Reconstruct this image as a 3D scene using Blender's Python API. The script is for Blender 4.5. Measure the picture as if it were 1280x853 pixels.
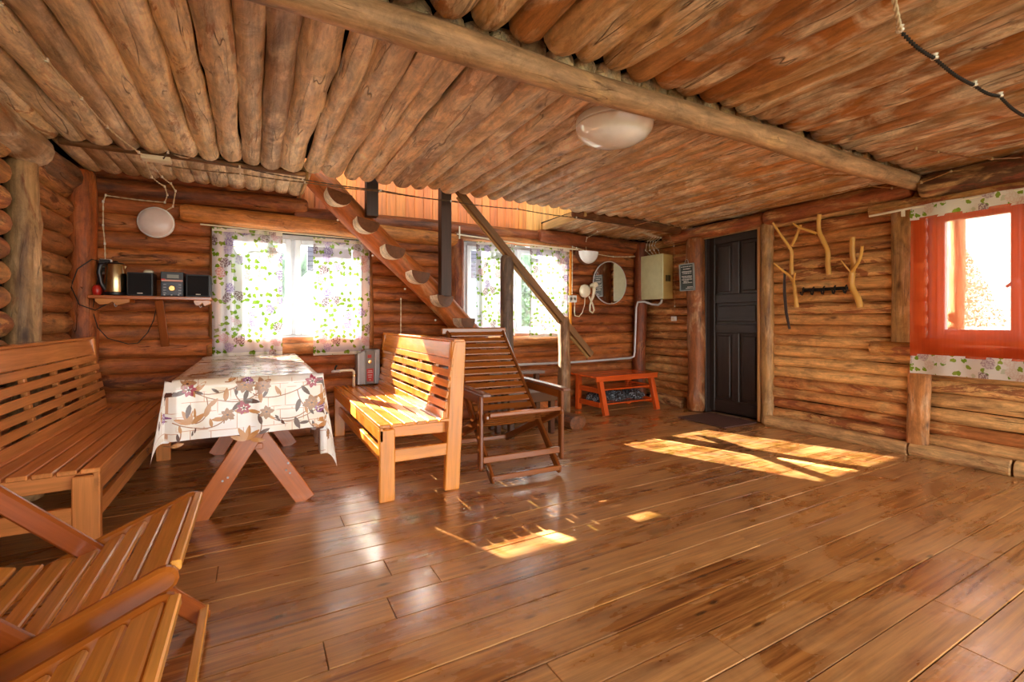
import bpy, bmesh, math, random
from mathutils import Vector, Matrix, Euler, noise
for o in list(bpy.data.objects): bpy.data.objects.remove(o)
scene = bpy.context.scene
C = scene.collection
R = math.radians
random.seed(7)

# ------------------------------------------------------------------ camera
cam = bpy.data.cameras.new('camera'); camo = bpy.data.objects.new('camera', cam); C.objects.link(camo)
YAW = math.atan2(320, 583)
camo.location = (0, 0, 1.08)
camo.rotation_euler = (R(90), 0, -YAW)
cam.sensor_width = 36; cam.lens = 36 * 583 / 1280
cam.shift_y = -26.5 / 1280
cam.clip_start = 0.02
scene.camera = camo
# ------------------------------------------------------------------ light
world = bpy.data.worlds.new('world'); scene.world = world; world.use_nodes = True
wn = world.node_tree.nodes; wl = world.node_tree.links
bg = wn['Background']
tc = wn.new('ShaderNodeTexCoord'); sx = wn.new('ShaderNodeSeparateXYZ'); cr = wn.new('ShaderNodeValToRGB')
wl.new(tc.outputs['Generated'], sx.inputs[0]); wl.new(sx.outputs['Z'], cr.inputs[0]); wl.new(cr.outputs[0], bg.inputs[0])
cr.color_ramp.elements[0].position = 0.0; cr.color_ramp.elements[0].color = (1.0, .97, .92, 1)
cr.color_ramp.elements[1].position = 0.7; cr.color_ramp.elements[1].color = (.80, .90, 1.0, 1)
bg.inputs[1].default_value = 3.0
sd = bpy.data.lights.new('sun', 'SUN'); so = bpy.data.objects.new('sun', sd); C.objects.link(so)
so.rotation_euler = Vector((.4, -1, -.612)).to_track_quat('-Z', 'Y').to_euler()
sd.energy = 37; sd.angle = R(.5); sd.color = (1, .93, .82)
scene.view_settings.view_transform = 'Standard'
scene.view_settings.look = 'None'
scene.view_settings.gamma = 1
scene.view_settings.use_curve_mapping = False
scene.view_settings.exposure = 1.45

# ------------------------------------------------------------------ helpers
def lin(h):
    if isinstance(h, str):
        h = h.lstrip('#'); h = [int(h[i:i+2], 16) / 255 for i in (0, 2, 4)]
    return tuple(((c / 12.92) if c <= .04045 else ((c + .055) / 1.055) ** 2.4) for c in h[:3])
def lerp(a, b, t): return tuple(x + (y - x) * t for x, y in zip(a, b))
WM = {}
def W(o): return WM.get(o.name, Matrix())
def link(o, parent=None, M=None):
    C.objects.link(o)
    M = M or Matrix()
    if parent is not None:
        o.parent = parent
        o.matrix_basis = W(parent).inverted() @ M
    else:
        o.matrix_basis = M
    WM[o.name] = M
    return o
def thing(name, label, cat, loc=(0, 0, 0), rotz=0, group=None):
    o = bpy.data.objects.new(name, None); o.empty_display_size = .1
    link(o, None, Matrix.Translation(loc) @ Matrix.Rotation(rotz, 4, 'Z'))
    tag(o, label, cat, group); return o
def tag(o, label, cat, group=None):
    o['label'] = label; o['category'] = cat
    if group: o['group'] = group
    return o
def struct_empty(name, loc=(0, 0, 0)):
    o = bpy.data.objects.new(name, None); link(o, None, Matrix.Translation(loc)); o['kind'] = 'structure'; return o
class MB:
    def __init__(s): s.v = []; s.f = []; s.uv = {}
    def add(s, vs, fs):
        n = len(s.v); s.v += [tuple(v) for v in vs]; s.f += [tuple(i + n for i in f) for f in fs]; return s
    def box(s, x0, y0, z0, x1, y1, z1, M=None):
        vs = [Vector(p) for p in ((x0,y0,z0),(x1,y0,z0),(x1,y1,z0),(x0,y1,z0),(x0,y0,z1),(x1,y0,z1),(x1,y1,z1),(x0,y1,z1))]
        if M: vs = [M @ v for v in vs]
        return s.add(vs, [(0,3,2,1),(4,5,6,7),(0,1,5,4),(1,2,6,5),(2,3,7,6),(3,0,4,7)])
    def tube(s, pts, r, seg=8, closed=False):
        pts = [Vector(p) for p in pts]; n = len(pts)
        rs = r if isinstance(r, (list, tuple)) else [r] * n
        up = None; vs = []
        for i, p in enumerate(pts):
            t = (pts[min(i+1, n-1)] - pts[max(i-1, 0)]).normalized()
            if up is None:
                up = Vector((0,0,1)) if abs(t.z) < .9 else Vector((1,0,0))
            a = (up - t * up.dot(t)).normalized(); b = t.cross(a); up = a
            for k in range(seg):
                w = 2 * math.pi * k / seg
                vs.append(p + (a * math.cos(w) + b * math.sin(w)) * rs[i])
        fs = []
        for i in range(n-1):
            for k in range(seg):
                fs.append((i*seg+k, i*seg+(k+1)%seg, (i+1)*seg+(k+1)%seg, (i+1)*seg+k))
        fs.append(tuple(range(seg-1, -1, -1))); fs.append(tuple((n-1)*seg+k for k in range(seg)))
        return s.add(vs, fs)
    def lathe(s, prof, M=None, seg=32):
        vs = []; fs = []
        for (r, z) in prof:
            for k in range(seg):
                w = 2*math.pi*k/seg; vs.append(Vector((r*math.cos(w), r*math.sin(w), z)))
        for i in range(len(prof)-1):
            for k in range(seg):
                fs.append((i*seg+k, i*seg+(k+1)%seg, (i+1)*seg+(k+1)%seg, (i+1)*seg+k))
        fs.append(tuple(range(seg-1,-1,-1))); fs.append(tuple((len(prof)-1)*seg+k for k in range(seg)))
        if M: vs = [M @ v for v in vs]
        return s.add(vs, fs)
    def prism(s, poly, axis, a, b):
        """poly: 2-D outline; axis: extrude axis"""
        def mk(p, h):
            return {'x': (h, p[0], p[1]), 'y': (p[0], h, p[1]), 'z': (p[0], p[1], h)}[axis]
        n = len(poly)
        vs = [mk(p, a) for p in poly] + [mk(p, b) for p in poly]
        fs = [tuple(range(n-1,-1,-1)), tuple(range(n, 2*n))] + [(i, (i+1)%n, n+(i+1)%n, n+i) for i in range(n)]
        return s.add(vs, fs)
    def build(s, name, mat, parent=None, M=None, bevel=0, smooth=False, color=None, local=False, seg=1):
        """vertices are world coordinates unless M is given; local=True: vertices already in parent's frame"""
        me = bpy.data.meshes.new(name)
        if M is None:
            if local: Mo = W(parent)
            else:
                Mo = Matrix.Translation(W(parent).translation) if parent is not None else Matrix()
                iv = Mo.inverted(); s.v = [tuple(iv @ Vector(v)) for v in s.v]
        else: Mo = M
        me.from_pydata(s.v, [], s.f); me.update()
        bm = bmesh.new(); bm.from_mesh(me)
        bmesh.ops.recalc_face_normals(bm, faces=bm.faces)
        if bevel:
            es = [e for e in bm.edges if len(e.link_faces) == 2 and e.calc_face_angle(0) > .6]
            bmesh.ops.bevel(bm, geom=es, offset=bevel, segments=seg, affect='EDGES', clamp_overlap=True)
        bm.to_mesh(me); bm.free()
        if smooth:
            for p in me.polygons: p.use_smooth = True
            if smooth == 'auto': me.set_sharp_from_angle(angle=R(40))
        me.materials.append(mat)
        o = bpy.data.objects.new(name, me)
        if color: o.color = (*color[:3], 1)
        return link(o, parent, Mo)
def frame_from(p0, p1, up=(0,0,1)):
    p0 = Vector(p0); p1 = Vector(p1); x = (p1-p0); L = x.length; x.normalize()
    u = Vector(up)
    if abs(u.dot(x)) > .98: u = Vector((0,1,0))
    y = u.cross(x).normalized(); z = x.cross(y)
    M = Matrix((x, y, z)).transposed().to_4x4(); M.translation = p0
    return M, L
def board(name, p0, p1, w, t, mat, parent=None, up=(0,0,1), bevel=.004, color=None, seg=1, PM=None, rnd=False):
    """a board from p0 to p1; w across, t along up; grain along local X. PM: frame in which the points are given"""
    M, L = frame_from(p0, p1, up)
    if PM is not None: M = PM @ M
    m = MB()
    if rnd:   # rounded ends in the X-Z plane
        n = 6; poly = []
        r = t/2
        for k in range(n+1):
            a = -math.pi/2 + math.pi*k/n; poly.append((L - r + r*math.cos(a), r*math.sin(a)))
        for k in range(n+1):
            a = math.pi/2 + math.pi*k/n; poly.append((r + r*math.cos(a), r*math.sin(a)))
        m.prism(poly, 'y', -w/2, w/2)
    else: m.box(0, -w/2, -t/2, L, w/2, t/2)
    return m.build(name, mat, parent, M=M, bevel=bevel, color=color, seg=seg)
def log(name, p0, p1, r, mat, parent=None, color=None, r1=None, seed=None, wob=.012, lump=.08, seg=14, ring=None, dome=.5, flat=None, up=(0,0,1), knots=None, squash=1, flat_n=1, half=False):
    """a natural round log with crooked axis, swellings and knots, axis along local X"""
    rng = random.Random(seed if seed is not None else random.random())
    M, L = frame_from(p0, p1, up)
    r1 = r1 or r
    n = ring or max(6, min(26, int(L / .12)))
    sd_ = rng.uniform(0, 500)
    kn = [(rng.uniform(.05, .95)*L, rng.uniform(0, 2*math.pi), rng.uniform(.10, .25)) for _ in range(knots if knots is not None else max(1, int(L*1.6)))]
    xs = []
    d = r * dome
    if dome > 0: xs += [0, d*.25, d]
    else: xs += [0]
    inner = [d + (L-2*d)*i/n for i in range(1, n)]
    xs += inner
    xs += ([L-d, L-d*.25, L] if dome > 0 else [L])
    vs = []; fs = []
    m = len(xs)
    for i, x in enumerate(xs):
        t = x / L; rr = r + (r1-r)*t
        e = 1.0
        if dome > 0:
            if i in (0, m-1): e = .60
            elif i in (1, m-2): e = .86
        rr *= e * (1 + lump * noise.noise(Vector((x*2.2, sd_, 1))))
        cy = wob * 2 * noise.noise(Vector((x*.9, sd_, 7))); cz = wob * noise.noise(Vector((x*1.1, sd_, 13)))
        for k in range(seg):
            a = 2*math.pi*k/seg if not half else math.pi + math.pi*k/(seg-1)
            q = rr * (1 + lump*.6*noise.noise(Vector((math.cos(a)*1.3, math.sin(a)*1.3, x*3+sd_))))
            for (kx, ka, kh) in kn:
                da = (a-ka+math.pi) % (2*math.pi) - math.pi
                g = math.exp(-((x-kx)/.06)**2 - (da/.45)**2)
                if g > .01: q *= 1 + kh*g
            vs.append(Vector((x, math.cos(a)*q*flat_n + cy, math.sin(a)*q*squash + cz)))
    for i in range(m-1):
        for k in range(seg):
            fs.append((i*seg+k, i*seg+(k+1)%seg, (i+1)*seg+(k+1)%seg, (i+1)*seg+k))
    fs.append(tuple(range(seg))); fs.append(tuple((m-1)*seg+k for k in range(seg)))
    b = MB(); b.add(vs, fs)
    o = b.build(name, mat, parent, M=M, smooth='auto', color=color)
    return o
def copy_tree(o, parent=None):
    c = o.copy(); C.objects.link(c)
    if parent is not None: c.parent = parent
    for ch in KIDS.get(o.name, []): copy_tree(ch, c)
    return c
KIDS = {}
def index_kids():
    KIDS.clear()
    for o in bpy.data.objects:
        if o.parent: KIDS.setdefault(o.parent.name, []).append(o)

# ------------------------------------------------------------------ materials
def nt(name):
    m = bpy.data.materials.new(name); m.use_nodes = True
    N = m.node_tree.nodes; L = m.node_tree.links
    return m, N, L, N['Principled BSDF']
def mth(N, L, op, a, b=None, c=None):
    n = N.new('ShaderNodeMath'); n.operation = op
    for i, v in enumerate((a, b, c)):
        if v is None: continue
        if isinstance(v, (int, float)): n.inputs[i].default_value = v
        else: L.new(v, n.inputs[i])
    return n.outputs[0]
def mix(N, L, fac, a, b, mode='MIX'):
    n = N.new('ShaderNodeMix'); n.data_type = 'RGBA'; n.blend_type = mode
    for i, v in ((0, fac), (6, a), (7, b)):
        if isinstance(v, (int, float)): n.inputs[i].default_value = v
        elif isinstance(v, tuple): n.inputs[i].default_value = (*v[:3], 1)
        else: L.new(v, n.inputs[i])
    return n.outputs[2]
def ramp(N, L, fac, stops):
    n = N.new('ShaderNodeValToRGB'); e = n.color_ramp.elements
    while len(e) < len(stops): e.new(.5)
    for i, (p, c) in enumerate(stops):
        e[i].position = p; e[i].color = (c, c, c, 1) if isinstance(c, (int, float)) else (*c[:3], 1)
    L.new(fac, n.inputs[0]); return n.outputs[0]
def noi(N, L, vec, scale, sc=1, detail=4, rough=.6, dist=0):
    mp = N.new('ShaderNodeMapping'); mp.inputs['Scale'].default_value = scale
    L.new(vec, mp.inputs[0])
    n = N.new('ShaderNodeTexNoise'); n.inputs['Scale'].default_value = sc; n.inputs['Detail'].default_value = detail
    n.inputs['Roughness'].default_value = rough; n.inputs['Distortion'].default_value = dist
    L.new(mp.outputs[0], n.inputs[0]); return n.outputs['Fac']
def coords(N, L, kind='Object'):
    t = N.new('ShaderNodeTexCoord'); oi = N.new('ShaderNodeObjectInfo')
    m = mth(N, L, 'MULTIPLY', oi.outputs['Random'], 91.7)
    cx = N.new('ShaderNodeCombineXYZ'); L.new(m, cx.inputs[0]); L.new(m, cx.inputs[1]); L.new(m, cx.inputs[2])
    va = N.new('ShaderNodeVectorMath'); va.operation = 'ADD'
    L.new(t.outputs[kind], va.inputs[0]); L.new(cx.outputs[0], va.inputs[1])
    return va.outputs[0], oi
def bump(N, L, P, h, strength=.4, dist=.01):
    b = N.new('ShaderNodeBump'); b.inputs['Strength'].default_value = strength; b.inputs['Distance'].default_value = dist
    L.new(h, b.inputs['Height']); L.new(b.outputs[0], P.inputs['Normal'])
def log_material(name, dark, light, patch, rough=.5, dark_amt=(.50, .72), light_amt=(.52, .70), patch_amt=(.60, .66), bmp=.5, spec=.4):
    """per-log colour comes from the object; dark weather streaks, light worn areas, reddish inner-bark patches, knots, checks"""
    m, N, L, P = nt(name)
    v, oi = coords(N, L)
    col = oi.outputs['Color']
    s1 = noi(N, L, v, (1.1, 9, 9), 1, 5, .65, .6)
    s2 = noi(N, L, v, (2.2, 5, 5), 1, 5, .6, 1.2)
    s3 = noi(N, L, v, (4, 50, 50), 1, 3, .6)
    s4 = noi(N, L, v, (2.0, 7, 7), 1.2, 7, .72, 1.2)
    c = mix(N, L, ramp(N, L, s2, [(light_amt[0], 0.), (light_amt[1], .75)]), col, light)
    c = mix(N, L, ramp(N, L, s1, [(dark_amt[0], 0.), (dark_amt[1], .85)]), c, dark)
    pr = mth(N, L, 'FRACT', mth(N, L, 'MULTIPLY', oi.outputs['Random'], 37.3))
    pg = ramp(N, L, pr, [(.35, .12), (.8, 1.)])
    c = mix(N, L, mth(N, L, 'MULTIPLY', pg, ramp(N, L, s4, [(patch_amt[0], 0.), (patch_amt[1], .8)])), c, patch)
    s6 = noi(N, L, v, (5, 11, 11), 1.0, 8, .78, .6)
    c = mix(N, L, 1.0, c, ramp(N, L, s6, [(.36, .62), (.5, 1.0), (.62, 1.28)]), 'MULTIPLY')
    fine = ramp(N, L, s3, [(.25, .66), (.6, 1.10)])
    c = mix(N, L, 1.0, c, fine, 'MULTIPLY')
    # long cracks
    s5 = noi(N, L, v, (.9, 11, 11), 1, 2, .5, .3)
    ab = mth(N, L, 'ABSOLUTE', mth(N, L, 'SUBTRACT', s5, .5))
    crack = ramp(N, L, ab, [(.0, 1.), (.007, 0.)])
    gate = ramp(N, L, s2, [(.46, 0.), (.56, 1.)])
    crack = mth(N, L, 'MULTIPLY', crack, gate)
    c = mix(N, L, mth(N, L, 'MULTIPLY', crack, .7), c, tuple(x*.35 for x in dark))
    # knots
    vo = N.new('ShaderNodeTexVoronoi'); mp = N.new('ShaderNodeMapping'); mp.inputs['Scale'].default_value = (2.6, 6.5, 6.5)
    L.new(v, mp.inputs[0]); L.new(mp.outputs[0], vo.inputs['Vector']); vo.inputs['Scale'].default_value = 1
    kn = ramp(N, L, mth(N, L, 'ADD', vo.outputs['Distance'], mth(N, L, 'MULTIPLY', s4, .12)), [(.10, 1.), (.20, 0.)])
    c = mix(N, L, mth(N, L, 'MULTIPLY', kn, .8), c, tuple(x*.5 for x in dark))
    L.new(c, P.inputs['Base Color'])
    P.inputs['Roughness'].default_value = rough; P.inputs['Specular IOR Level'].default_value = spec
    h = mth(N, L, 'ADD', mth(N, L, 'MULTIPLY', s3, .35), mth(N, L, 'ADD', mth(N, L, 'MULTIPLY', s4, .7), mth(N, L, 'MULTIPLY', s6, .7)))
    h = mth(N, L, 'SUBTRACT', h, mth(N, L, 'MULTIPLY', crack, .8))
    bump(N, L, P, h, bmp, .012)
    return m
def varnish_material(name, rough=.28, contrast=.5, coat=.4, scale=1):
    m, N, L, P = nt(name)
    v, oi = coords(N, L)
    s1 = noi(N, L, v, (1.6*scale, 26*scale, 26*scale), 1, 4, .6, .8)
    s2 = noi(N, L, v, (5, 120, 120), 1, 2, .5)
    s3 = noi(N, L, v, (2, 4, 4), 1, 3, .5)
    f = ramp(N, L, s1, [(.3, 1-contrast*.75), (.65, 1.12)])
    c = mix(N, L, 1.0, oi.outputs['Color'], f, 'MULTIPLY')
    c = mix(N, L, 1.0, c, ramp(N, L, s3, [(.3, .82), (.7, 1.12)]), 'MULTIPLY')
    c = mix(N, L, 1.0, c, ramp(N, L, s2, [(.3, .9), (.7, 1.04)]), 'MULTIPLY')
    L.new(c, P.inputs['Base Color']); P.inputs['Roughness'].default_value = rough
    P.inputs['Coat Weight'].default_value = coat; P.inputs['Coat Roughness'].default_value = .15
    bump(N, L, P, s1, .12, .004)
    return m
def plain(name, col, rough=.5, metal=0, spec=.5, emit=None, coat=0):
    m, N, L, P = nt(name)
    t = N.new('ShaderNodeTexCoord')
    s = noi(N, L, t.outputs['Object'], (1, 1, 1), 14, 3, .5)
    c = mix(N, L, 1.0, tuple(col), ramp(N, L, s, [(.3, .92), (.7, 1.04)]), 'MULTIPLY')
    L.new(c, P.inputs['Base Color'])
    P.inputs['Roughness'].default_value = rough; P.inputs['Metallic'].default_value = metal
    P.inputs['Specular IOR Level'].default_value = spec; P.inputs['Coat Weight'].default_value = coat
    if emit: P.inputs['Emission Color'].default_value = (*col, 1); P.inputs['Emission Strength'].default_value = emit
    return m
def floor_material():
    m, N, L, P = nt('floor_wood')
    v, oi = coords(N, L)
    g = N.new('ShaderNodeNewGeometry')
    s1 = noi(N, L, v, (.9, 22, 22), 1, 5, .65, 1.4)
    s2 = noi(N, L, v, (3, 90, 90), 1, 3, .6)
    wear = noi(N, L, g.outputs['Position'], (1.1, 2.0, 1), 1.5, 6, .62, .5)
    wear2 = noi(N, L, v, (1.4, 6, 6), 1, 4, .6, 1.0)
    vt = coords(N, L)[0]
    c = mix(N, L, ramp(N, L, s1, [(.35, 0.), (.62, 1.)]), tuple(lin('#7a451f')), oi.outputs['Color'])
    w = mth(N, L, 'ADD', mth(N, L, 'MULTIPLY', wear, .6), mth(N, L, 'MULTIPLY', wear2, .4))
    wf = ramp(N, L, w, [(.44, 0.), (.54, 1.)])
    c = mix(N, L, mth(N, L, 'MULTIPLY', wf, .42), c, lin('#dfae72'))
    c = mix(N, L, 1.0, c, ramp(N, L, s2, [(.3, .80), (.65, 1.08)]), 'MULTIPLY')
    vo = N.new('ShaderNodeTexVoronoi'); mp = N.new('ShaderNodeMapping'); mp.inputs['Scale'].default_value = (3.2, 9, 9)
    L.new(v, mp.inputs[0]); L.new(mp.outputs[0], vo.inputs['Vector']); vo.inputs['Scale'].default_value = 1
    kn = ramp(N, L, mth(N, L, 'ADD', vo.outputs['Distance'], mth(N, L, 'MULTIPLY', s1, .08)), [(.08, 1.), (.16, 0.)])
    c = mix(N, L, mth(N, L, 'MULTIPLY', kn, .75), c, lin('#2a1208'))
    L.new(c, P.inputs['Base Color'])
    L.new(ramp(N, L, w, [(.40, .20), (.60, .42)]), P.inputs['Roughness'])
    P.inputs['Specular IOR Level'].default_value = .6
    L.new(ramp(N, L, w, [(.44, .9), (.58, .25)]), P.inputs['Coat Weight']); P.inputs['Coat Roughness'].default_value = .22; P.inputs['Coat IOR'].default_value = 1.6
    bump(N, L, P, mth(N, L, 'ADD', s1, mth(N, L, 'MULTIPLY', wear2, .8)), .22, .006)
    return m
def floral(name, base, sheer, cols, scale=7.0, leaf=('#7fae2e', '#9dbb4a'), trans=.5, uvs=False):
    m, N, L, P = nt(name)
    N.remove(P); out = N['Material Output']
    t = N.new('ShaderNodeTexCoord'); uv = t.outputs['UV']
    def blobs(sc, r, seedoff, rough):
        mp = N.new('ShaderNodeMapping'); mp.inputs['Location'].default_value = (seedoff, seedoff*1.7, 0); L.new(uv, mp.inputs[0])
        nn = N.new('ShaderNodeTexNoise'); nn.inputs['Scale'].default_value = sc*2.2; nn.inputs['Detail'].default_value = 2; L.new(mp.outputs[0], nn.inputs[0])
        vo = N.new('ShaderNodeTexVoronoi'); vo.voronoi_dimensions = '2D'; vo.inputs['Scale'].default_value = sc; L.new(mp.outputs[0], vo.inputs['Vector'])
        d = mth(N, L, 'ADD', vo.outputs['Distance'], mth(N, L, 'MULTIPLY', mth(N, L, 'SUBTRACT', nn.outputs['Fac'], .5), rough))
        f = ramp(N, L, d, [(r-.03, 1.), (r, 0.)])
        sp = N.new('ShaderNodeSeparateColor'); L.new(vo.outputs['Color'], sp.inputs[0])
        return f, sp.outputs[0], sp.outputs[1], vo.outputs['Distance']
    c = mix(N, L, 0., base, base)
    f, r1, r2, d = blobs(scale*2.3, .38, 3.1, .9)
    gate = ramp(N, L, r2, [(.38, 0.), (.42, 1.)])
    leafc = mix(N, L, r1, lin(leaf[0]), lin(leaf[1]))
    c = mix(N, L, mth(N, L, 'MULTIPLY', f, gate), c, leafc)
    f, r1, r2, d = blobs(scale, .40, 9.3, .5)
    gate = ramp(N, L, r2, [(.30, 0.), (.34, 1.)])
    n = N.new('ShaderNodeValToRGB'); n.color_ramp.interpolation = 'CONSTANT'
    e = n.color_ramp.elements
    while len(e) < len(cols): e.new(.5)
    for i, cc in enumerate(cols): e[i].position = i/len(cols); e[i].color = (*lin(cc), 1)
    L.new(r1, n.inputs[0])
    wv = N.new('ShaderNodeTexNoise'); wv.inputs['Scale'].default_value = scale*9; L.new(uv, wv.inputs[0])
    fc = mix(N, L, ramp(N, L, wv.outputs['Fac'], [(.42, 0.), (.56, .7)]), n.outputs[0], base)
    c = mix(N, L, mth(N, L, 'MULTIPLY', f, gate), c, fc)
    df = N.new('ShaderNodeBsdfDiffuse'); L.new(c, df.inputs[0])
    tl = N.new('ShaderNodeBsdfTranslucent'); L.new(c, tl.inputs[0])
    tr = N.new('ShaderNodeBsdfTransparent'); L.new(mix(N, L, .1, c, (1., 1., 1.)), tr.inputs[0])
    m1 = N.new('ShaderNodeMixShader'); m1.inputs[0].default_value = trans; L.new(df.outputs[0], m1.inputs[1]); L.new(tl.outputs[0], m1.inputs[2])
    m2 = N.new('ShaderNodeMixShader'); m2.inputs[0].default_value = sheer; L.new(m1.outputs[0], m2.inputs[1]); L.new(tr.outputs[0], m2.inputs[2])
    L.new(m2.outputs[0], out.inputs[0])
    return m
def sheer_material(name, col, sheer, trans=.6, tcol=None):
    m, N, L, P = nt(name); N.remove(P); out = N['Material Output']
    t = N.new('ShaderNodeTexCoord')
    s = noi(N, L, t.outputs['UV'], (90, 3, 1), 1, 2, .5)
    c = mix(N, L, 1., col, ramp(N, L, s, [(.3, .9), (.7, 1.05)]), 'MULTIPLY')
    df = N.new('ShaderNodeBsdfDiffuse'); L.new(c, df.inputs[0])
    tl = N.new('ShaderNodeBsdfTranslucent'); L.new(c, tl.inputs[0])
    tr = N.new('ShaderNodeBsdfTransparent'); tr.inputs[0].default_value = (*(tcol or col), 1)
    m1 = N.new('ShaderNodeMixShader'); m1.inputs[0].default_value = trans; L.new(df.outputs[0], m1.inputs[1]); L.new(tl.outputs[0], m1.inputs[2])
    m2 = N.new('ShaderNodeMixShader'); m2.inputs[0].default_value = sheer; L.new(m1.outputs[0], m2.inputs[1]); L.new(tr.outputs[0], m2.inputs[2])
    L.new(m2.outputs[0], out.inputs[0]); return m
def cloth_material():
    m, N, L, P = nt('oilcloth_print')
    t = N.new('ShaderNodeTexCoord'); uv = t.outputs['UV']
    def brick(w, h, off, loc, mort):
        mp = N.new('ShaderNodeMapping'); mp.inputs['Location'].default_value = loc; L.new(uv, mp.inputs[0])
        b = N.new('ShaderNodeTexBrick'); b.inputs['Scale'].default_value = 1; b.inputs['Brick Width'].default_value = w; b.inputs['Row Height'].default_value = h
        b.inputs['Mortar Size'].default_value = mort; b.inputs['Mortar Smooth'].default_value = .3; b.offset = off; L.new(mp.outputs[0], b.inputs[0])
        return b.outputs['Fac']
    n1 = noi(N, L, uv, (1, 1, 1), 3.3, 3, .5)
    base = mix(N, L, ramp(N, L, n1, [(.35, 0.), (.65, 1.)]), lin('#f8f3f0'), lin('#ecdcc4'))
    b1 = brick(.115, .07, .5, (.0, .0, 0), .0022); b2 = brick(.17, .10, .33, (.03, .02, 0), .002)
    g1 = ramp(N, L, noi(N, L, uv, (1, 1, 1), 9, 1, .5), [(.46, 0.), (.5, 1.)])
    c = mix(N, L, mth(N, L, 'MULTIPLY', b1, mth(N, L, 'MULTIPLY', g1, .8)), base, lin('#c98a5c'))
    c = mix(N, L, mth(N, L, 'MULTIPLY', b2, mth(N, L, 'MULTIPLY', mth(N, L, 'SUBTRACT', 1., g1), .8)), c, lin('#c98a5c'))
    L.new(c, P.inputs['Base Color']); P.inputs['Roughness'].default_value = .16; P.inputs['Specular IOR Level'].default_value = .6
    nb = noi(N, L, uv, (1, 1, 1), 12, 3, .5); bump(N, L, P, nb, .12, .006)
    return m
def glass_material(name='window_glass'):
    m, N, L, P = nt(name); N.remove(P); out = N['Material Output']
    tr = N.new('ShaderNodeBsdfTransparent'); tr.inputs[0].default_value = (.96, .98, .97, 1)
    gl = N.new('ShaderNodeBsdfGlossy'); gl.inputs['Roughness'].default_value = .02
    fr = N.new('ShaderNodeFresnel'); fr.inputs[0].default_value = 1.45
    mx = N.new('ShaderNodeMixShader'); L.new(mth(N, L, 'MULTIPLY', fr.outputs[0], .6), mx.inputs[0]); L.new(tr.outputs[0], mx.inputs[1]); L.new(gl.outputs[0], mx.inputs[2])
    L.new(mx.outputs[0], out.inputs[0]); return m

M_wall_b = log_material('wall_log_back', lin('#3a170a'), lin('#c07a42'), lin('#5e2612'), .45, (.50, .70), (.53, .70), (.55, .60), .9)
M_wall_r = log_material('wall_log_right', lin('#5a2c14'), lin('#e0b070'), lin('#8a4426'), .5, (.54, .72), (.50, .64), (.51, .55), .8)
M_ceil = log_material('ceiling_log', lin('#6a4428'), lin('#f4e4c8'), lin('#a86c30'), .38, (.56, .74), (.46, .62), (.56, .61), .9, .5)  # pale areas also paint whitish highlights onto the ceiling logs
M_post = log_material('post_log', lin('#54301a'), lin('#d9b184'), lin('#8c4c26'), .5, (.52, .72), (.52, .72), (.58, .66), .6)
M_beam = log_material('beam_log', lin('#6b4526'), lin('#cfa873'), lin('#8a5a30'), .5, (.54, .74), (.54, .72), (.62, .7), .5)
M_dark = plain('dark_backing', lin('#1c0e07'), .9)
M_chink = plain('chinking_dark', lin('#2c160a'), .9)
M_var = varnish_material('varnished_pine', .26, .24, .5)
M_raw = varnish_material('planed_board', .5, .5, 0)
M_floor = floor_material()
M_white = plain('white_plastic', lin('#eceff0'), .3)
M_pvc = plain('window_frame_white', lin('#c6cdd6'), .35)
M_cream = plain('cream_plastic', lin('#ece2c6'), .35)
M_boxp = plain('painted_steel_cream', lin('#c9c79a'), .38)
M_black = plain('black_plastic', lin('#14131a'), .35)
M_blackm = plain('black_iron', lin('#15120f'), .5, .3)
M_grey = plain('grey_plastic', lin('#8f8f90'), .35, .2)
M_lgrey = plain('light_grey_plastic', lin('#c5c5c6'), .3, .1)
M_steel = plain('brushed_steel', lin('#c9b48a'), .25, 1)
M_brass = plain('brass_knob', lin('#d8b070'), .25, 1)
M_red = plain('red_sticker', lin('#b8211c'), .4)
M_ink = plain('print_white', lin('#d8d6cf'), .6)
M_board = plain('chalkboard_green', lin('#27332f'), .5)
M_door = varnish_material('door_stained_dark', .5, .5, .05)
M_cable = plain('old_twisted_cable', lin('#d9c9a8'), .6)
M_cabled = plain('dark_cable', lin('#1a1410'), .6)
M_porc = plain('porcelain_white', lin('#efe9dc'), .15, 0, .6, None, .6)
M_opal = plain('opal_glass', lin('#fbfdff'), .12, 0, .6, None, .8)
M_insul = plain('insulator_tan', lin('#b89a6c'), .3)
M_mat = plain('rubber_mat_brown', lin('#5a3a30'), .8)
M_glass = glass_material()
M_screen = plain('screen_grey', lin('#7f8278'), .2)
M_bark = log_material('birch_bark', lin('#6e5740'), lin('#f4e4cc'), lin('#cfa684'), .6, (.60, .70), (.45, .6), (.64, .70), .3)
M_peel = plain('peeled_branch', lin('#dba64e'), .4)
mm, N_, L_, P_ = nt('mirror_glass'); P_.inputs['Metallic'].default_value = 1; P_.inputs['Roughness'].default_value = .02; P_.inputs['Base Color'].default_value = (.86, .86, .84, 1); M_mirror = mm
M_curt = floral('sheer_floral_curtain', lin('#e2dfe4'), .40, ['#8f78ad', '#c98a86', '#d9b0b8', '#6f4a52', '#b9a3cf'], 9.0, ('#6f9a1c', '#8fa33c'), .09)
M_curtc = floral('floral_border_fabric', lin('#efe9dc'), .04, ['#8a6a6c', '#d9b9a4', '#b89aa0', '#e4d2bf'], 9.0, ('#7da32c', '#9db04a'), .45)
M_orange = sheer_material('orange_voile', lin('#dc4f20'), .42, .5, (1., .80, .70))
M_cloth = cloth_material()

# ------------------------------------------------------------------ room dimensions
XL, XR, YB, YF = -1.24, 4.66, 4.72, -2.6        # wall planes (log centres), rear of the room is open to daylight
ZC = 2.2
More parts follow.
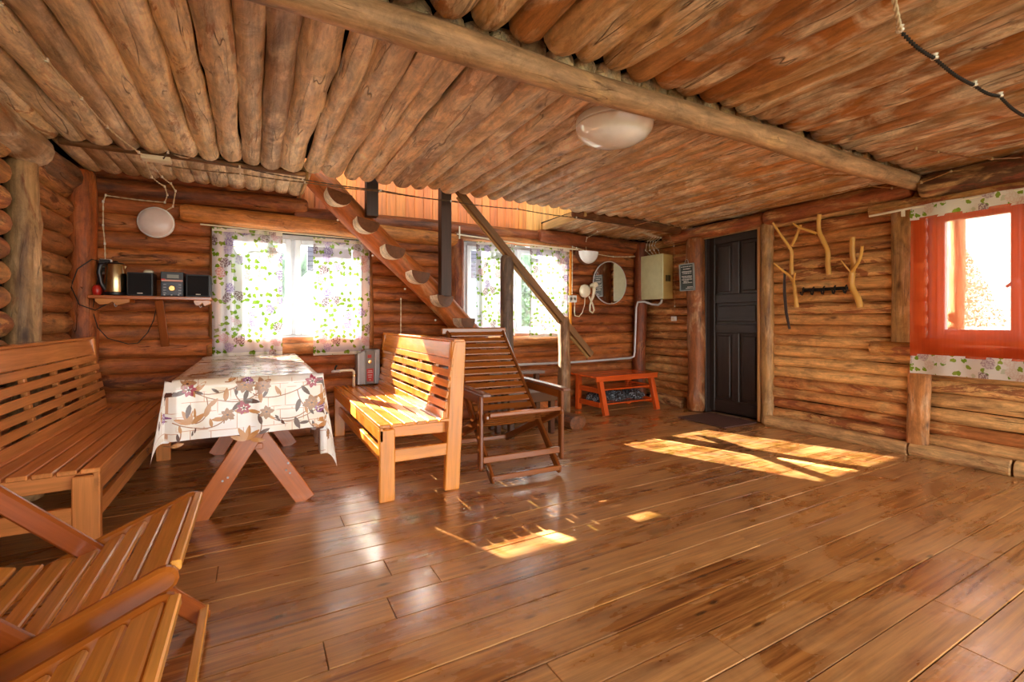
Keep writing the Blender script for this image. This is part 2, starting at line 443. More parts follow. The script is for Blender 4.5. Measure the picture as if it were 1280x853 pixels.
# =================================================================== FLOOR
fl = MB().box(XL-.3, YF, -.12, XR+.3, YB+.4, -.035).build('floor', M_chink); fl['kind'] = 'structure'
row = 0; pitch = .147; y = .649 - pitch*22
rf = random.Random(3)
while y < YB+.05:
    x = XL-.05 - rf.uniform(0, 2.2)
    while x < XR+.1:
        ln = rf.uniform(1.7, 3.6); x1 = min(x+ln, XR+.12); xa = max(x, XL-.1)
        if x1 - xa > .05:
            dz = rf.uniform(-.0016, .0016)
            col = lerp(lin('#bd7d3c'), lin('#d39650'), rf.random()); col = lerp(col, lin('#94602f'), rf.random()*.3)
            M = Matrix.Translation((xa, y+pitch/2, -.0175+dz))
            MB().box(.001, -pitch/2+.0014, -.0175, x1-xa-.001, pitch/2-.0014, .0175).build('floorboard', M_floor, fl, M=M, bevel=.0022, color=col)
        x += ln
    y += pitch; row += 1
# =================================================================== LOG WALLS
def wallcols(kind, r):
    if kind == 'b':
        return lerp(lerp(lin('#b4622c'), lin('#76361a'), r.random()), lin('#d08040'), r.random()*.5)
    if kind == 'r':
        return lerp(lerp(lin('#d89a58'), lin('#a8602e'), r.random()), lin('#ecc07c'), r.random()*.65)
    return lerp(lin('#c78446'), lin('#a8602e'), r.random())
rw = random.Random(11)
# back wall: rows of logs with the two window openings left free
win1 = (-.27, .92, .87, 1.87); win2 = (1.97, 3.33, .90, 1.96)
wb = MB()
def wall_back_panel(m, x0, z0, x1, z1): m.box(x0, YB+.04, z0, x1, YB+.12, z1)
for (a, b, c_, d) in ((XL-.2, 0, XR+.2, .87), (XL-.2, .87, win1[0], 2.4), (win1[1], .87, win2[0], 2.1), (win2[1], .87, XR+.2, 2.4),
                      (win1[0], win1[3], win1[1], 2.1), (win2[0], win2[3], win2[1], 2.1), (win2[0], .87, win2[1], .90)):
    wall_back_panel(wb, a, b, c_, d)
wall_b = wb.build('wall_back', M_chink); wall_b['kind'] = 'structure'
z = .06; i = 0
while z < 2.1:
    h = rw.uniform(.115, .142)
    zc = z + h/2 - .06
    segs = []
    x0, x1 = XL+.0, XR-.02
    inn1 = win1[2]-.02 < zc < win1[3]+.03; inn2 = win2[2]-.02 < zc < win2[3]+.03
    cuts = []
    if inn1: cuts.append((win1[0], win1[1]))
    if inn2: cuts.append((win2[0], win2[1]))
    a = x0
    for (c0, c1) in cuts: segs.append((a, c0)); a = c1
    segs.append((a, x1))
    for (a, b) in segs:
        # split very long logs
        parts = [(a, b)]
        if b-a > 3.4:
            mcut = a + (b-a)*rw.uniform(.40, .6); parts = [(a, mcut), (mcut+.005, b)]
        for (pa, pb) in parts:
            if pb-pa < .05: continue
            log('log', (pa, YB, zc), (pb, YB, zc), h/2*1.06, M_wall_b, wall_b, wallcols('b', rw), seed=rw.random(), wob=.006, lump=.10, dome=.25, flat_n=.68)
    z += h
# upper plate logs of the back wall
log('plate_log', (XL, YB-.03, 2.10), (.42, YB-.03, 2.12), .075, M_wall_b, wall_b, lin('#8a4a24'), seed=.31)
log('plate_log', (.30, YB-.02, 2.045), (2.95, YB-.02, 2.07), .07, M_wall_b, wall_b, lin('#8a4a26'), seed=.33)
log('plate_log', (2.9, YB-.06, 2.07), (XR-.1, YB-.06, 2.03), .085, M_wall_b, wall_b, lin('#8a4826'), seed=.35)
log('lintel_log', (-.55, YB-.06, 1.965), (1.9, YB-.05, 1.93), .075, M_wall_b, wall_b, lin('#c47c3c'), seed=.37)
log('plate_log', (XL, YB-.03, 2.235), (.33, YB-.03, 2.25), .065, M_wall_b, wall_b, lin('#7c4020'), seed=.39)
# attic boards seen through the stair opening
x = .30
while x < 4.2:
    w = rw.uniform(.088, .10)
    yy = YB + .03
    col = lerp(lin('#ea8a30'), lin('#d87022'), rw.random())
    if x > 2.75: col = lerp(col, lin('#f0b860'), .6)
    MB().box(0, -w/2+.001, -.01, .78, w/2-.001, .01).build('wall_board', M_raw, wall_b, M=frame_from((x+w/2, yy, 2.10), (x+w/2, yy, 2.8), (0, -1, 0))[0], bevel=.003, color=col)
    x += w
# right wall
wr = MB()
win3 = (.30, 1.66, .90, 1.93)     # y0,y1,z0,z1
door = (3.03, 3.66, 0, 2.04)
XRc = XR+.0
for (a, b, c_, d) in ((YF, 0, door[0], .90), (YF, .9, win3[0], 2.4), (win3[1], .9, door[0], 2.4), (win3[0], win3[3], win3[1], 2.4), (door[1], 0, YB+.2, 2.4), (door[0], door[3], door[1], 2.4)):
    wr.box(XRc+.04, a, b, XRc+.12, c_, d)
wall_r = wr.build('wall_right', M_chink); wall_r['kind'] = 'structure'
z = .10
while z < 2.12:
    h = rw.uniform(.098, .120)
    zc = z + h/2 - .02
    cuts = [(door[0]-.05, door[1]+.05)]
    if win3[2] < zc < win3[3]: cuts.insert(0, (win3[0], win3[1]))
    a = YF
    segs = []
    for (c0, c1) in cuts: segs.append((a, c0)); a = c1
    segs.append((a, YB))
    for (a, b) in segs:
        parts = [(a, b)]
        if a < 0 and b > 2.0: parts = [(a, 1.69+rw.uniform(-.02, .02)), (1.70, b)]
        elif a == win3[1] or (a < win3[1] and b > 2.0 and a > 0): parts = [(a, b)]
        for (pa, pb) in parts:
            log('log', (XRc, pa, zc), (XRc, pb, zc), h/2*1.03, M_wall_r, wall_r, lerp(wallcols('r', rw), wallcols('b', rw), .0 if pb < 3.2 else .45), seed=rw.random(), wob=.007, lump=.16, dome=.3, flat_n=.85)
    z += h
# bottom skirting logs, top plate logs, vertical plank posts
for (a, b, r_) in ((1.745, 2.93, .062), (1.16, 1.735, .06), (YF, 1.15, .062), (3.98, 4.5, .08)):
    log('skirting_log', (XRc-.07, a, .048), (XRc-.07, b, .048), r_, M_wall_r, wall_r, lin('#c69a66'), seed=a+.5, dome=.12)
log('plate_log', (XRc-.06, 2.96, 2.12), (XRc-.06, 4.3, 2.10), .075, M_wall_r, wall_r, lin('#a65e30'), seed=.61)
log('plate_log', (XRc-.06, 1.72, 2.135), (XRc-.06, 2.95, 2.125), .08, M_wall_r, wall_r, lin('#a05a30'), seed=.62)
log('plate_log', (XRc-.10, YF, 2.13), (XRc-.10, 1.66, 2.11), .10, M_wall_r, wall_r, lin('#5e3d24'), seed=.63)
def plank_post(y0, z0, z1, w, col, seed):
    return log('post', (XRc-.075, y0, z0), (XRc-.075, y0, z1), w/2, M_post, wall_r, col, seed=seed, squash=.5, dome=0, up=(1, 0, 0), wob=.01, lump=.08)
plank_post(1.79, .90, 2.0, .15, lin('#a97f48'), .71)
plank_post(1.68, .10, .70, .15, lin('#b5773e'), .72)
log('sill_log', (XRc-.06, .2, .83), (XRc-.06, 2.02, .84), .062, M_wall_r, wall_r, lin('#c2833f'), seed=.73)
log('lintel_log', (XRc-.06, .2, 2.0), (XRc-.06, 2.02, 2.0), .06, M_wall_r, wall_r, lin('#a9773c'), seed=.74)
# left wall with ends of the nearer logs, two posts
wl_ = MB().box(XL-.16, YF, 0, XL-.06, YB+.2, 2.4); wall_l = wl_.build('wall_left', M_dark); wall_l['kind'] = 'structure'
z = .03
while z < 2.05:
    h = rw.uniform(.125, .15)
    log('log', (XL, 3.86, z+h/2), (XL, YB-.12, z+h/2), h/2*1.05, M_wall_b, wall_l, lerp(lin('#a86838'), lin('#bf8a55'), rw.random()), seed=rw.random(), dome=.5, wob=.006)
    log('log', (XL-.01, YF, z+h/2), (XL-.01, 3.62, z+h/2), h/2*1.06, M_wall_r, wall_l, lerp(lin('#d39a58'), lin('#b9794a'), rw.random()), seed=rw.random(), dome=.8, wob=.006)  # nearer logs coloured lighter for the brighter light falling on them
    z += h
log('post', (XL+.045, 3.83, 0), (XL+.02, 3.83, 2.05), .085, M_post, wall_l, lin('#b08a5c'), r1=.075, seed=.81, lump=.12)
log('post', (XL+.10, YB-.12, 0), (XL+.10, YB-.12, 2.2), .085, M_wall_b, wall_l, lin('#ad5b28'), seed=.82, lump=.15)
log('plate_log', (XL+.03, YF, 2.13), (XL+.06, 3.93, 2.115), .105, M_ceil, wall_l, lin('#a8845c'), seed=.83)
log('plate_log', (XL+.04, 3.96, 2.10), (XL+.04, YB-.18, 2.12), .10, M_wall_b, wall_l, lin('#7d6048'), seed=.84)
# corner post right/back, door posts
log('post', (4.455, 4.60, 0), (4.455, 4.60, 2.1), .085, M_wall_b, wall_b, lin('#7c3e1e'), seed=.85)

# =================================================================== CEILING
cb = MB()
cb.box(XL-.2, YF, 2.33, XR+.2, 3.93, 2.40)
cb.box(XL-.2, 3.93, 2.33, .33, YB+.2, 2.40)
cb.box(3.0, 3.93, 2.235, XR+.2, YB+.2, 2.25)
# attic shell above the stair opening
cb.box(-.66, YB+.05, 2.3, .3, YB+.12, 3.3); cb.box(.2, YB+.05, 2.1, 4.0, YB+.12, 3.3)
cb.box(-.6, 3.2, 3.2, 3.9, YB+.12, 3.3)
cb.box(3.9, 3.2, 2.4, 3.96, YB+.12, 3.3)
ceil = cb.build('ceiling', M_dark); ceil['kind'] = 'structure'
rc = random.Random(5)
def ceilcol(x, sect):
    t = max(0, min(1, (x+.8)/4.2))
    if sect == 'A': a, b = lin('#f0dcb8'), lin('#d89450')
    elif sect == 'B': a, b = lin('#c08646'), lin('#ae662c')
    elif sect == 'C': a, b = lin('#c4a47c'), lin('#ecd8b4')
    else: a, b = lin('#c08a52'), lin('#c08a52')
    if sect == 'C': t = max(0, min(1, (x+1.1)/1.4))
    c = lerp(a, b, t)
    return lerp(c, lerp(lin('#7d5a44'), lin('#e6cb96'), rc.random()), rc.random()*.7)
x = XL+.02
while x < XR:
    w = rc.uniform(.115, .175)
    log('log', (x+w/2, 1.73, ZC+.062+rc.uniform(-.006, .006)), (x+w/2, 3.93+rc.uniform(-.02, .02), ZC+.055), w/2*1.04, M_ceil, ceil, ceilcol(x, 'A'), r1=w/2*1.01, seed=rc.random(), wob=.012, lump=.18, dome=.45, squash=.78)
    x += w
x = XL+.02
while x < XR:
    w = rc.uniform(.135, .185)
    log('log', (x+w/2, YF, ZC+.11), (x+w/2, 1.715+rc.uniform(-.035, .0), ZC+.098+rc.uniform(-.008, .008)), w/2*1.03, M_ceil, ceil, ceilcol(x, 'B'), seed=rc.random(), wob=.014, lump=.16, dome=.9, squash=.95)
    x += w
x = XL+.1
while x < .28:
    w = rc.uniform(.105, .135)
    log('log', (x+w/2, 3.98, ZC+.04), (x+w/2, YB-.08, ZC+.035), w/2*1.08, M_ceil, ceil, ceilcol(x, 'C'), seed=rc.random(), wob=.004, lump=.10, dome=.5, squash=.6)
    x += w
x = 3.02
while x < XR:
    w = rc.uniform(.10, .13)
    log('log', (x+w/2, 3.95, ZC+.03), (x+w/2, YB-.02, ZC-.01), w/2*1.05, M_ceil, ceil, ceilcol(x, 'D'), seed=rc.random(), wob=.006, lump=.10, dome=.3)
    x += w
log('beam', (XL, 1.74, 2.175), (XR-.02, 1.70, 2.155), .064, M_beam, ceil, lin('#b28c66'), r1=.062, seed=.91, lump=.09, wob=.02, knots=3)
log('beam', (XL+.15, 3.95, ZC+.012), (.34, 3.97, ZC+.022), .024, M_beam, ceil, lin('#6e4c30'), seed=.92, wob=.01)
log('beam', (2.9, 3.96, ZC-.01), (XR-.15, 3.98, ZC-.03), .05, M_beam, ceil, lin('#6e4022'), seed=.93)
board('trim_board', (3.02, 3.90, ZC+.01), (2.99, YB-.05, ZC-.02), .03, .09, M_raw, ceil, color=lin('#e0b878'))
board('trim_board', (.35, 3.96, ZC+.04), (.35, YB-.06, ZC+.07), .02, .16, M_raw, ceil, color=lin('#c09a60'))
# left gable of the attic stays open so daylight brightens the loft
# =================================================================== WINDOWS
def window(name, axis, a0, a1, z0, z1, pos, depth, mull, handle=None):
    """white plastic window in the wall plane; axis 'x': runs along X at y=pos"""
    root = struct_empty(name, (a0, pos, z0) if axis == 'x' else (pos, a0, z0))
    def bx(m, u0, w0, u1, w1, d0, d1):
        if axis == 'x': m.box(u0, pos+d0, w0, u1, pos+d1, w1)
        else: m.box(pos+d0, u0, w0, pos+d1, u1, w1)
    f = MB(); t = .045
    bx(f, a0, z0, a0+t, z1, 0, depth); bx(f, a1-t, z0, a1, z1, 0, depth)
    bx(f, a0+t, z0, a1-t, z0+t, 0, depth); bx(f, a0+t, z1-t, a1-t, z1, 0, depth)
    for mu in mull: bx(f, mu-t/2, z0+t, mu+t/2, z1-t, 0, depth)
    f.build('frame', M_pvc, root, bevel=.004)
    edges = [a0+t] + [v for mu in mull for v in (mu-t/2, mu+t/2)] + [a1-t]
    for i in range(0, len(edges), 2):
        u0, u1 = edges[i]-.008, edges[i+1]+.008
        s = MB(); st = .05
        bx(s, u0, z0+t-.008, u0+st, z1-t+.008, -.018, .04); bx(s, u1-st, z0+t-.008, u1, z1-t+.008, -.018, .04)
        bx(s, u0+st, z0+t-.008, u1-st, z0+t+st-.008, -.018, .04); bx(s, u0+st, z1-t-st+.008, u1-st, z1-t+.008, -.018, .04)
        sash = s.build('sash', M_pvc, root, bevel=.005)
        p = MB(); bx(p, u0+st-.01, z0+t+st-.018, u1-st+.01, z1-t-st+.018, .008, .014)
        p.build('pane', M_glass, sash)
    return root
w1 = window('window_1', 'x', win1[0]+.01, win1[1]-.01, win1[2]+.03, win1[3]-.01, YB+.02, .07, [.30])
w2 = window('window_2', 'x', win2[0]+.02, win2[1]-.02, win2[2]+.01, win2[3]-.02, YB+.02, .07, [2.65])
w3 = window('window_3', 'y', win3[0]+.02, win3[1]-.02, win3[2]+.02, win3[3]-.0, XR+.03, .07, [1.13])
hd = MB(); hd.box(XR-.0, 1.095, 1.36, XR+.02, 1.125, 1.44); hd.tube([(XR, 1.11, 1.40), (XR-.04, 1.11, 1.40), (XR-.045, 1.20, 1.31)], .010)
hd.build('window_handle', M_pvc, w3, bevel=.002)
# wooden casings of the openings (rough slabs)
for (nm, p0, p1, r_, col, par) in (
    ('casing', (-.31, YB-.05, .93), (-.29, YB-.05, 1.88), .042, '#a8703a', w1),
    ('casing', (.955, YB-.05, .82), (.955, YB-.05, 1.88), .045, '#9c6434', w1),
    ('sill_log', (-.36, YB-.05, .82), (1.0, YB-.05, .815), .062, '#b0703a', w1),
    ('casing', (1.90, YB-.05, .78), (1.90, YB-.05, 1.95), .075, '#8a4422', w2),
    ('sill_log', (1.95, YB-.05, .84), (3.42, YB-.05, .83), .065, '#b4743c', w2),
    ('lintel_log', (1.85, YB-.05, 1.985), (3.42, YB-.05, 1.985), .05, '#b8743a', w2)):
    log(nm, p0, p1, r_, M_wall_b, par, lin(col), seed=sum(p0), squash=.9, up=(0, 0, 1) if p0[2] == p1[2] or abs(p0[2]-p1[2]) < .1 else (0, 1, 0), wob=.01, dome=.3)
board('casing', (3.385, YB-.04, .95), (3.385, YB-.04, 1.92), .035, .02, M_raw, w2, up=(0, 1, 0), color=lin('#e08a20'))

# =================================================================== CURTAINS
def grid_mesh(name, fn, nu, nv, mat, parent=None, uvs=(1, 1), smooth=True):
    vs = []; fs = []; uv = []
    for j in range(nv+1):
        for i in range(nu+1):
            vs.append(fn(i/nu, j/nv)); uv.append((i/nu*uvs[0], j/nv*uvs[1]))
    for j in range(nv):
        for i in range(nu): a = j*(nu+1)+i; fs.append((a, a+1, a+nu+2, a+nu+1))
    base = W(parent).translation if parent is not None else Vector()
    me = bpy.data.meshes.new(name); me.from_pydata([tuple(Vector(v)-base) for v in vs], [], fs)
    l = me.uv_layers.new(name='uv')
    for p in me.polygons:
        for li in p.loop_indices: l.data[li].uv = uv[me.loops[li].vertex_index]
        p.use_smooth = smooth
    me.materials.append(mat)
    o = bpy.data.objects.new(name, me); return link(o, parent, Matrix.Translation(base))
def curtain(x0, x1, z0, z1, y, label, nw=5, amp=.018, seed=1, flare=0, hang=.0):
    root = thing('curtain', label, 'curtain', ((x0+x1)/2, y, z0), 0, 'floral sheer curtains on the back windows')
    w = x1-x0
    def fn(u, v):
        ph = noise.noise(Vector((u*2.3, seed, v*.6)))
        xx = x0 + w*u + flare*(1-v)*(u-.5)
        yy = y + amp*math.sin(2*math.pi*(nw*u + ph*.9)) * (.6+.5*(1-v)) + .01*ph
        return (xx, yy, z0 + (z1-z0)*v + hang*math.sin(math.pi*u)*(1-v))
    grid_mesh('fabric', fn, 60, 14, M_curt, root, (w*1.15, z1-z0))
    for zz, nm in ((z0, 'hem'), (z1-.03, 'heading')):
        v0 = (zz-z0)/(z1-z0); v1 = (zz+.028-z0)/(z1-z0)
        grid_mesh(nm, lambda u, v: tuple(Vector(fn(u, v0+(v1-v0)*v)) + Vector((0, -.002, 0))), 50, 2, M_curtc, root, (w*1.15, .028))
    return root
curtain(-.32, .205, .775, 1.85, 4.585, 'left floral sheer curtain of the window above the dining table', 5, .017, 1.3)
curtain(.455, .955, .755, 1.83, 4.585, 'right floral sheer curtain of the window above the dining table', 3, .012, 4.1, -.0)
curtain(2.09, 2.56, .90, 1.93, 4.60, 'left floral sheer curtain of the window behind the staircase', 4, .014, 7.7)
curtain(2.755, 3.32, .88, 1.93, 4.60, 'right floral sheer curtain of the window behind the staircase, next to the hair dryer', 4, .012, 9.2)
o = MB().tube([(-.40, 4.57, 1.862), (.3, 4.575, 1.85), (1.0, 4.57, 1.845)], .006).build('curtain_rod', M_cream); tag(o, 'thin curtain wire over the window above the dining table', 'curtain rod')
o = MB().tube([(1.84, 4.55, 1.975), (2.6, 4.59, 1.945), (3.42, 4.57, 1.93)], .008); o.tube([(1.87, 4.55, 2.06), (1.87, 4.55, 1.93)], .008); o = o.build('curtain_rod', M_cream); tag(o, 'white curtain rod with cross hook over the window behind the staircase', 'curtain rod')
root = thing('orange_curtain', 'sheer orange curtain with floral borders covering the right wall window', 'curtain', (4.49, .9, .65))
def ofn(z0, z1, dx=0):
    def f(u, v):
        yy = 1.70 - u*1.55; zz = z0 + (z1-z0)*v
        ph = noise.noise(Vector((u*3, 2.2, v*.5)))
        return (4.49 + dx + .012*math.sin(2*math.pi*(6*u+ph)) + .006*math.sin(50*u)*(1-v), yy, zz)
    return f
grid_mesh('voile', ofn(.80, 1.87), 80, 10, M_orange, root, (1.6, 1.0))
grid_mesh('floral_border', ofn(1.855, 1.965, -.002), 80, 2, M_curtc, root, (1.9, .11))
grid_mesh('floral_border', ofn(.665, .815, -.002), 80, 2, M_curtc, root, (1.9, .16))
o = MB().tube([(4.50, .1, 1.955), (4.50, 1.72, 1.955), (4.49, 1.98, 1.945)], .009); o.box(4.49, 1.74, 1.90, 4.51, 1.76, 1.95); o = o.build('curtain_rod', M_cream); tag(o, 'white curtain rod above the orange curtain', 'curtain rod')

# =================================================================== DOOR
d = struct_empty('door_1', (XR, 3.35, 0))
dm = lin('#2e211b')
y0, y1 = 3.0, 3.70
xd = XR+.02
leaf = MB().box(xd+.012, y0, .03, xd+.04, y1, 2.06).build('door_leaf', M_door, d, color=dm)
def stile(nm, a, b, c_, e):
    MB().box(0, -(e-b)/2, -.009, c_-a if False else c_-a, (e-b)/2, .009)
def dbox(nm, ya, za, yb, zb, x0=xd-.012, x1=xd+.014, bev=.006):
    horizontal = (yb-ya) > (zb-za)
    if horizontal: M, L = frame_from((( x0+x1)/2, ya, (za+zb)/2), ((x0+x1)/2, yb, (za+zb)/2), (1, 0, 0)); w = zb-za
    else: M, L = frame_from(((x0+x1)/2, (ya+yb)/2, za), ((x0+x1)/2, (ya+yb)/2, zb), (1, 0, 0)); w = yb-ya
    return MB().box(0, -w/2, -(x1-x0)/2, L, w/2, (x1-x0)/2).build(nm, M_door, d, M=M, bevel=bev, color=dm)
sw = .085
dbox('stile', y0, .03, y0+sw, 2.06); dbox('stile', y1-sw, .03, y1, 2.06)
for (za, zb) in ((.03, .17), (.93, 1.03), (1.27, 1.37), (1.95, 2.06)): dbox('rail', y0+sw, za, y1-sw, zb)
ym = (y0+y1)/2
for (za, zb) in ((.17, .93), (1.37, 1.95)):
    dbox('mullion', ym-.045, za, ym+.045, zb)
    for (ya, yb) in ((y0+sw+.03, ym-.075), (ym+.075, y1-sw-.03)): dbox('panel', ya, za+.03, yb, zb-.03, xd+.0, xd+.014, .012)
dbox('panel', y0+sw+.03, 1.06, y1-sw-.03, 1.24, xd+.0, xd+.014, .012)
MB().box(xd+.05, 2.9, 0, xd+.12, 3.8, 2.2).build('jamb_back', M_dark, d)
MB().box(XR-.06, 3.68, 0, XR+.05, 3.74, 2.08).build('jamb', M_door, d, bevel=.004, color=dm)
log('door_post', (XR-.09, 3.79, 0), (XR-.09, 3.79, 2.05), .10, M_post, d, lin('#8c5026'), r1=.105, seed=.51, lump=.12)
log('door_post', (XR-.05, 2.94, 0), (XR-.05, 2.94, 2.07), .062, M_post, d, lin('#a8804e'), seed=.52, lump=.14)
board('casing', (XR-.07, 3.015, .02), (XR-.07, 3.015, 2.06), .03, .03, M_raw, d, up=(0, 1, 0), color=lin('#c48f52'))
log('header', (XR-.05, 2.98, 2.075), (XR-.05, 3.75, 2.06), .035, M_post, d, lin('#b99a68'), seed=.53, dome=.2)
o = MB().box(4.06, 3.03, .002, 4.58, 3.62, .014).build('door_mat', M_mat, bevel=.004); tag(o, 'flat brown rubber mat on the floor before the dark door', 'door mat')

# =================================================================== TABLE + CLOTH
tb = thing('dining_table', 'long dining table on crossed red-brown board legs under the flowered oilcloth', 'table', (-.02, 3.75, 0))
tc_ = lin('#b8642a')
TZ = .775
for k in range(5):
    xx = -.28 + k*.135
    board('top_board', (xx, 2.90, TZ-.03), (xx, 4.60, TZ-.03), .13, .028, M_var, tb, color=tc_)
for yy in (3.03, 4.42):
    board('leg', (-.285, yy-.02, .0), (.16, yy-.02, TZ-.05), .035, .105, M_var, tb, color=tc_, up=(0, 0, 1))
    board('leg', (.265, yy+.02, .0), (-.18, yy+.02, TZ-.05), .035, .105, M_var, tb, color=tc_, up=(0, 0, 1))
    board('cleat', (-.3, yy+.03, TZ-.075), (.28, yy+.03, TZ-.075), .05, .05, M_var, tb, color=tc_)
board('stretcher', (-.01, 3.02, .36), (-.01, 4.42, .36), .09, .035, M_var, tb, color=tc_)
board('brace', (-.01, 3.08, .36), (-.01, 3.55, TZ-.05), .06, .03, M_var, tb, color=tc_)
board('brace', (-.01, 4.38, .36), (-.01, 3.95, TZ-.05), .06, .03, M_var, tb, color=tc_)
for (px_, pz_) in ((-.16, .20), (-.135, .215), (.155, .20), (.175, .18), (.165, .24), (-.01, .46)):
    MB().lathe([(.006, 0), (.006, .003), (.002, .005)], Matrix.Translation((px_, 2.990 if px_ < 0 else 3.03-.001, pz_)) @ Matrix.Rotation(R(90), 4, 'X'), 8).build('screw', M_lgrey, tb)
CX0, CX1, CY0, CY1 = -.365, .305, 2.84, 4.63
HF, HL, HR, HB = .295, .31, .46, .05
def cloth_map(a, b, off=0.0):
    """cloth coordinates (metres, table plane) to space"""
    dx = (CX0-a) if a < CX0 else ((a-CX1) if a > CX1 else 0); sx_ = -1 if a < CX0 else 1
    dy = (CY0-b) if b < CY0 else ((b-CY1) if b > CY1 else 0)
    xx = min(max(a, CX0), CX1); yy = min(max(b, CY0), CY1)
    r = math.hypot(dx, dy)
    if r < 1e-6:
        z = TZ + .002 + .0015*noise.noise(Vector((a*7, b*7, 0)))
        return Vector((xx, yy, z+off)), Vector((0, 0, 1))
    if dx > 0 and dy > 0:
        ph = math.atan2(dy, dx)
        out = .03 + .13*r*math.sin(2*ph)
        # the corner swings sideways and folds into a cone
        dirx, diry = math.cos(ph), math.sin(ph)
        fold = .9*math.sin(2*ph)
        px = xx + sx_*(out*(.75+.25*dirx)+.02*r)
        py = yy - out*.18*diry*(1 if b < CY0 else -1) - .02*diry*r - (.03*fold if False else 0)
        n = Vector((sx_*.3, -1, 0)) if ph > .78 else Vector((sx_, -.2, 0))
        t = min(1, r/.025)
        return Vector((px, py + off*n.y, TZ - r*.985 + .02*(1-t))) + n*off*.5, n
    if dy > 0:
        s = -1 if b < CY0 else 1
        wv = .012*math.sin(a*17+1)*min(1, dy/.2) + .006*math.sin(a*31)
        t = min(1, dy/.02)
        return Vector((xx, yy + s*(.012*t + .05*dy + abs(wv)*.6) + s*off, TZ - dy*.995)), Vector((0, s, 0))
    wv = .022*math.sin(b*13)*min(1, dx/.2) + .01*math.sin(b*29+1)*min(1, dx/.2)
    return Vector((xx + sx_*(.008*min(1, dx/.02) + .01 * dx + abs(wv)*.8) + sx_*off, yy, TZ - dx*.99)), Vector((sx_, 0, 0))
A0, A1, B0, B1 = CX0-HL, CX1+HR, CY0-HF, CY1+HB
tcl = thing('tablecloth', 'glossy cream oilcloth printed with brown vines and roses draped over the dining table', 'tablecloth', (-.02, 3.75, TZ))
def cgrid(vals0, vals1, n):
    out = []
    for (a, b, k) in zip(vals0, vals1, n): out += [a+(b-a)*i/k for i in range(k)]
    return out + [vals1[-1]]
ga = cgrid([A0, CX0-.02, CX0, CX1, CX1+.02], [CX0-.02, CX0, CX1, CX1+.02, A1], [10, 3, 26, 3, 14])
gb = cgrid([B0, CY0-.02, CY0, CY1], [CY0-.02, CY0, CY1, B1], [12, 3, 50, 3])
vs = []; fs = []; uvl = []
for b in gb:
    for a in ga: vs.append(cloth_map(a, b)[0]); uvl.append((a, b))
na = len(ga)
for j in range(len(gb)-1):
    for i in range(na-1):
        # the cloth comes short at the window end corners
        fs.append((j*na+i, j*na+i+1, (j+1)*na+i+1, (j+1)*na+i))
me = bpy.data.meshes.new('cloth'); bs = W(tcl).translation
me.from_pydata([tuple(v-bs) for v in vs], [], fs); l = me.uv_layers.new(name='uv')
for p in me.polygons:
    p.use_smooth = True
    for li in p.loop_indices: l.data[li].uv = uvl[me.loops[li].vertex_index]
me.materials.append(M_cloth); o = bpy.data.objects.new('cloth', me); link(o, tcl, Matrix.Translation(bs))
# printed motifs of the cloth: thin printed shapes lying on it
prints = {k: MB() for k in ('leaf_dark', 'leaf_tan', 'vine', 'rose_pink', 'flower_tan', 'rose_violet', 'outline')}
pmats = {'leaf_dark': plain('print_leaf_dark', lin('#5c3a2e'), .2), 'leaf_tan': plain('print_leaf_tan', lin('#c58a52'), .2), 'vine': plain('print_vine', lin('#a56f4c'), .2),
         'rose_pink': plain('print_rose', lin('#b04a5c'), .2), 'flower_tan': plain('print_flower', lin('#a87a58'), .2), 'rose_violet': plain('print_violet', lin('#a06a9a'), .2), 'outline': plain('print_silver', lin('#efe9e2'), .15)}
def pshape(kind, pts, off=.0012):
    """polygon given in cloth coords, fan triangulated about its centre"""
    cx_ = sum(p[0] for p in pts)/len(pts); cy_ = sum(p[1] for p in pts)/len(pts)
    vv = [cloth_map(cx_, cy_, off)[0]] + [cloth_map(p[0], p[1], off)[0] for p in pts]
    n = len(pts); prints[kind].add(vv, [(0, 1+i, 1+(i+1)%n) for i in range(n)])
def leafp(kind, x, y, ang, ln, wd=.36, off=.0014):
    pts = []
    for k in range(12):
        t = k/12*2*math.pi
        u = .5-.5*math.cos(t); v = math.sin(t)*wd*.5*(1-.35*u)*(math.sin(math.pi*min(.999, max(.001, u)))**.2)
        pts.append((x + ln*(u*math.cos(ang) - v*math.sin(ang)), y + ln*(u*math.sin(ang)+v*math.cos(ang))))
    pshape(kind, pts, off)
def flowerp(kind, x, y, s, rng):
    for k in range(7):
        a = k*2*math.pi/7 + rng.uniform(-.2, .2); leafp(kind, x, y, a, s*rng.uniform(.8, 1.1), .75, .0018)
    for k in range(5):
        a = k*2*math.pi/5 + .4; leafp('outline' if kind != 'flower_tan' else 'leaf_tan', x, y, a, s*.5, .35, .0024)
    leafp('leaf_dark', x-.006, y, 0, .014, .9, .003)
def vinep(pts, w=.005):
    for i in range(len(pts)-1):
        (x0, y0), (x1, y1) = pts[i], pts[i+1]; dx, dy = x1-x0, y1-y0; q = math.hypot(dx, dy) or 1
        nx, ny = -dy/q*w*.5, dx/q*w*.5
        pshape('vine', [(x0+nx, y0+ny), (x1+nx, y1+ny), (x1-nx, y1-ny), (x0-nx, y0-ny)], .0010)
rp = random.Random(21)
def curl(x, y, ang, ln, turn, n=10):
    pts = [(x, y)]
    for k in range(n):
        ang += turn*(k/n)/n*2; x += ln/n*math.cos(ang); y += ln/n*math.sin(ang); pts.append((x, y))
    return pts
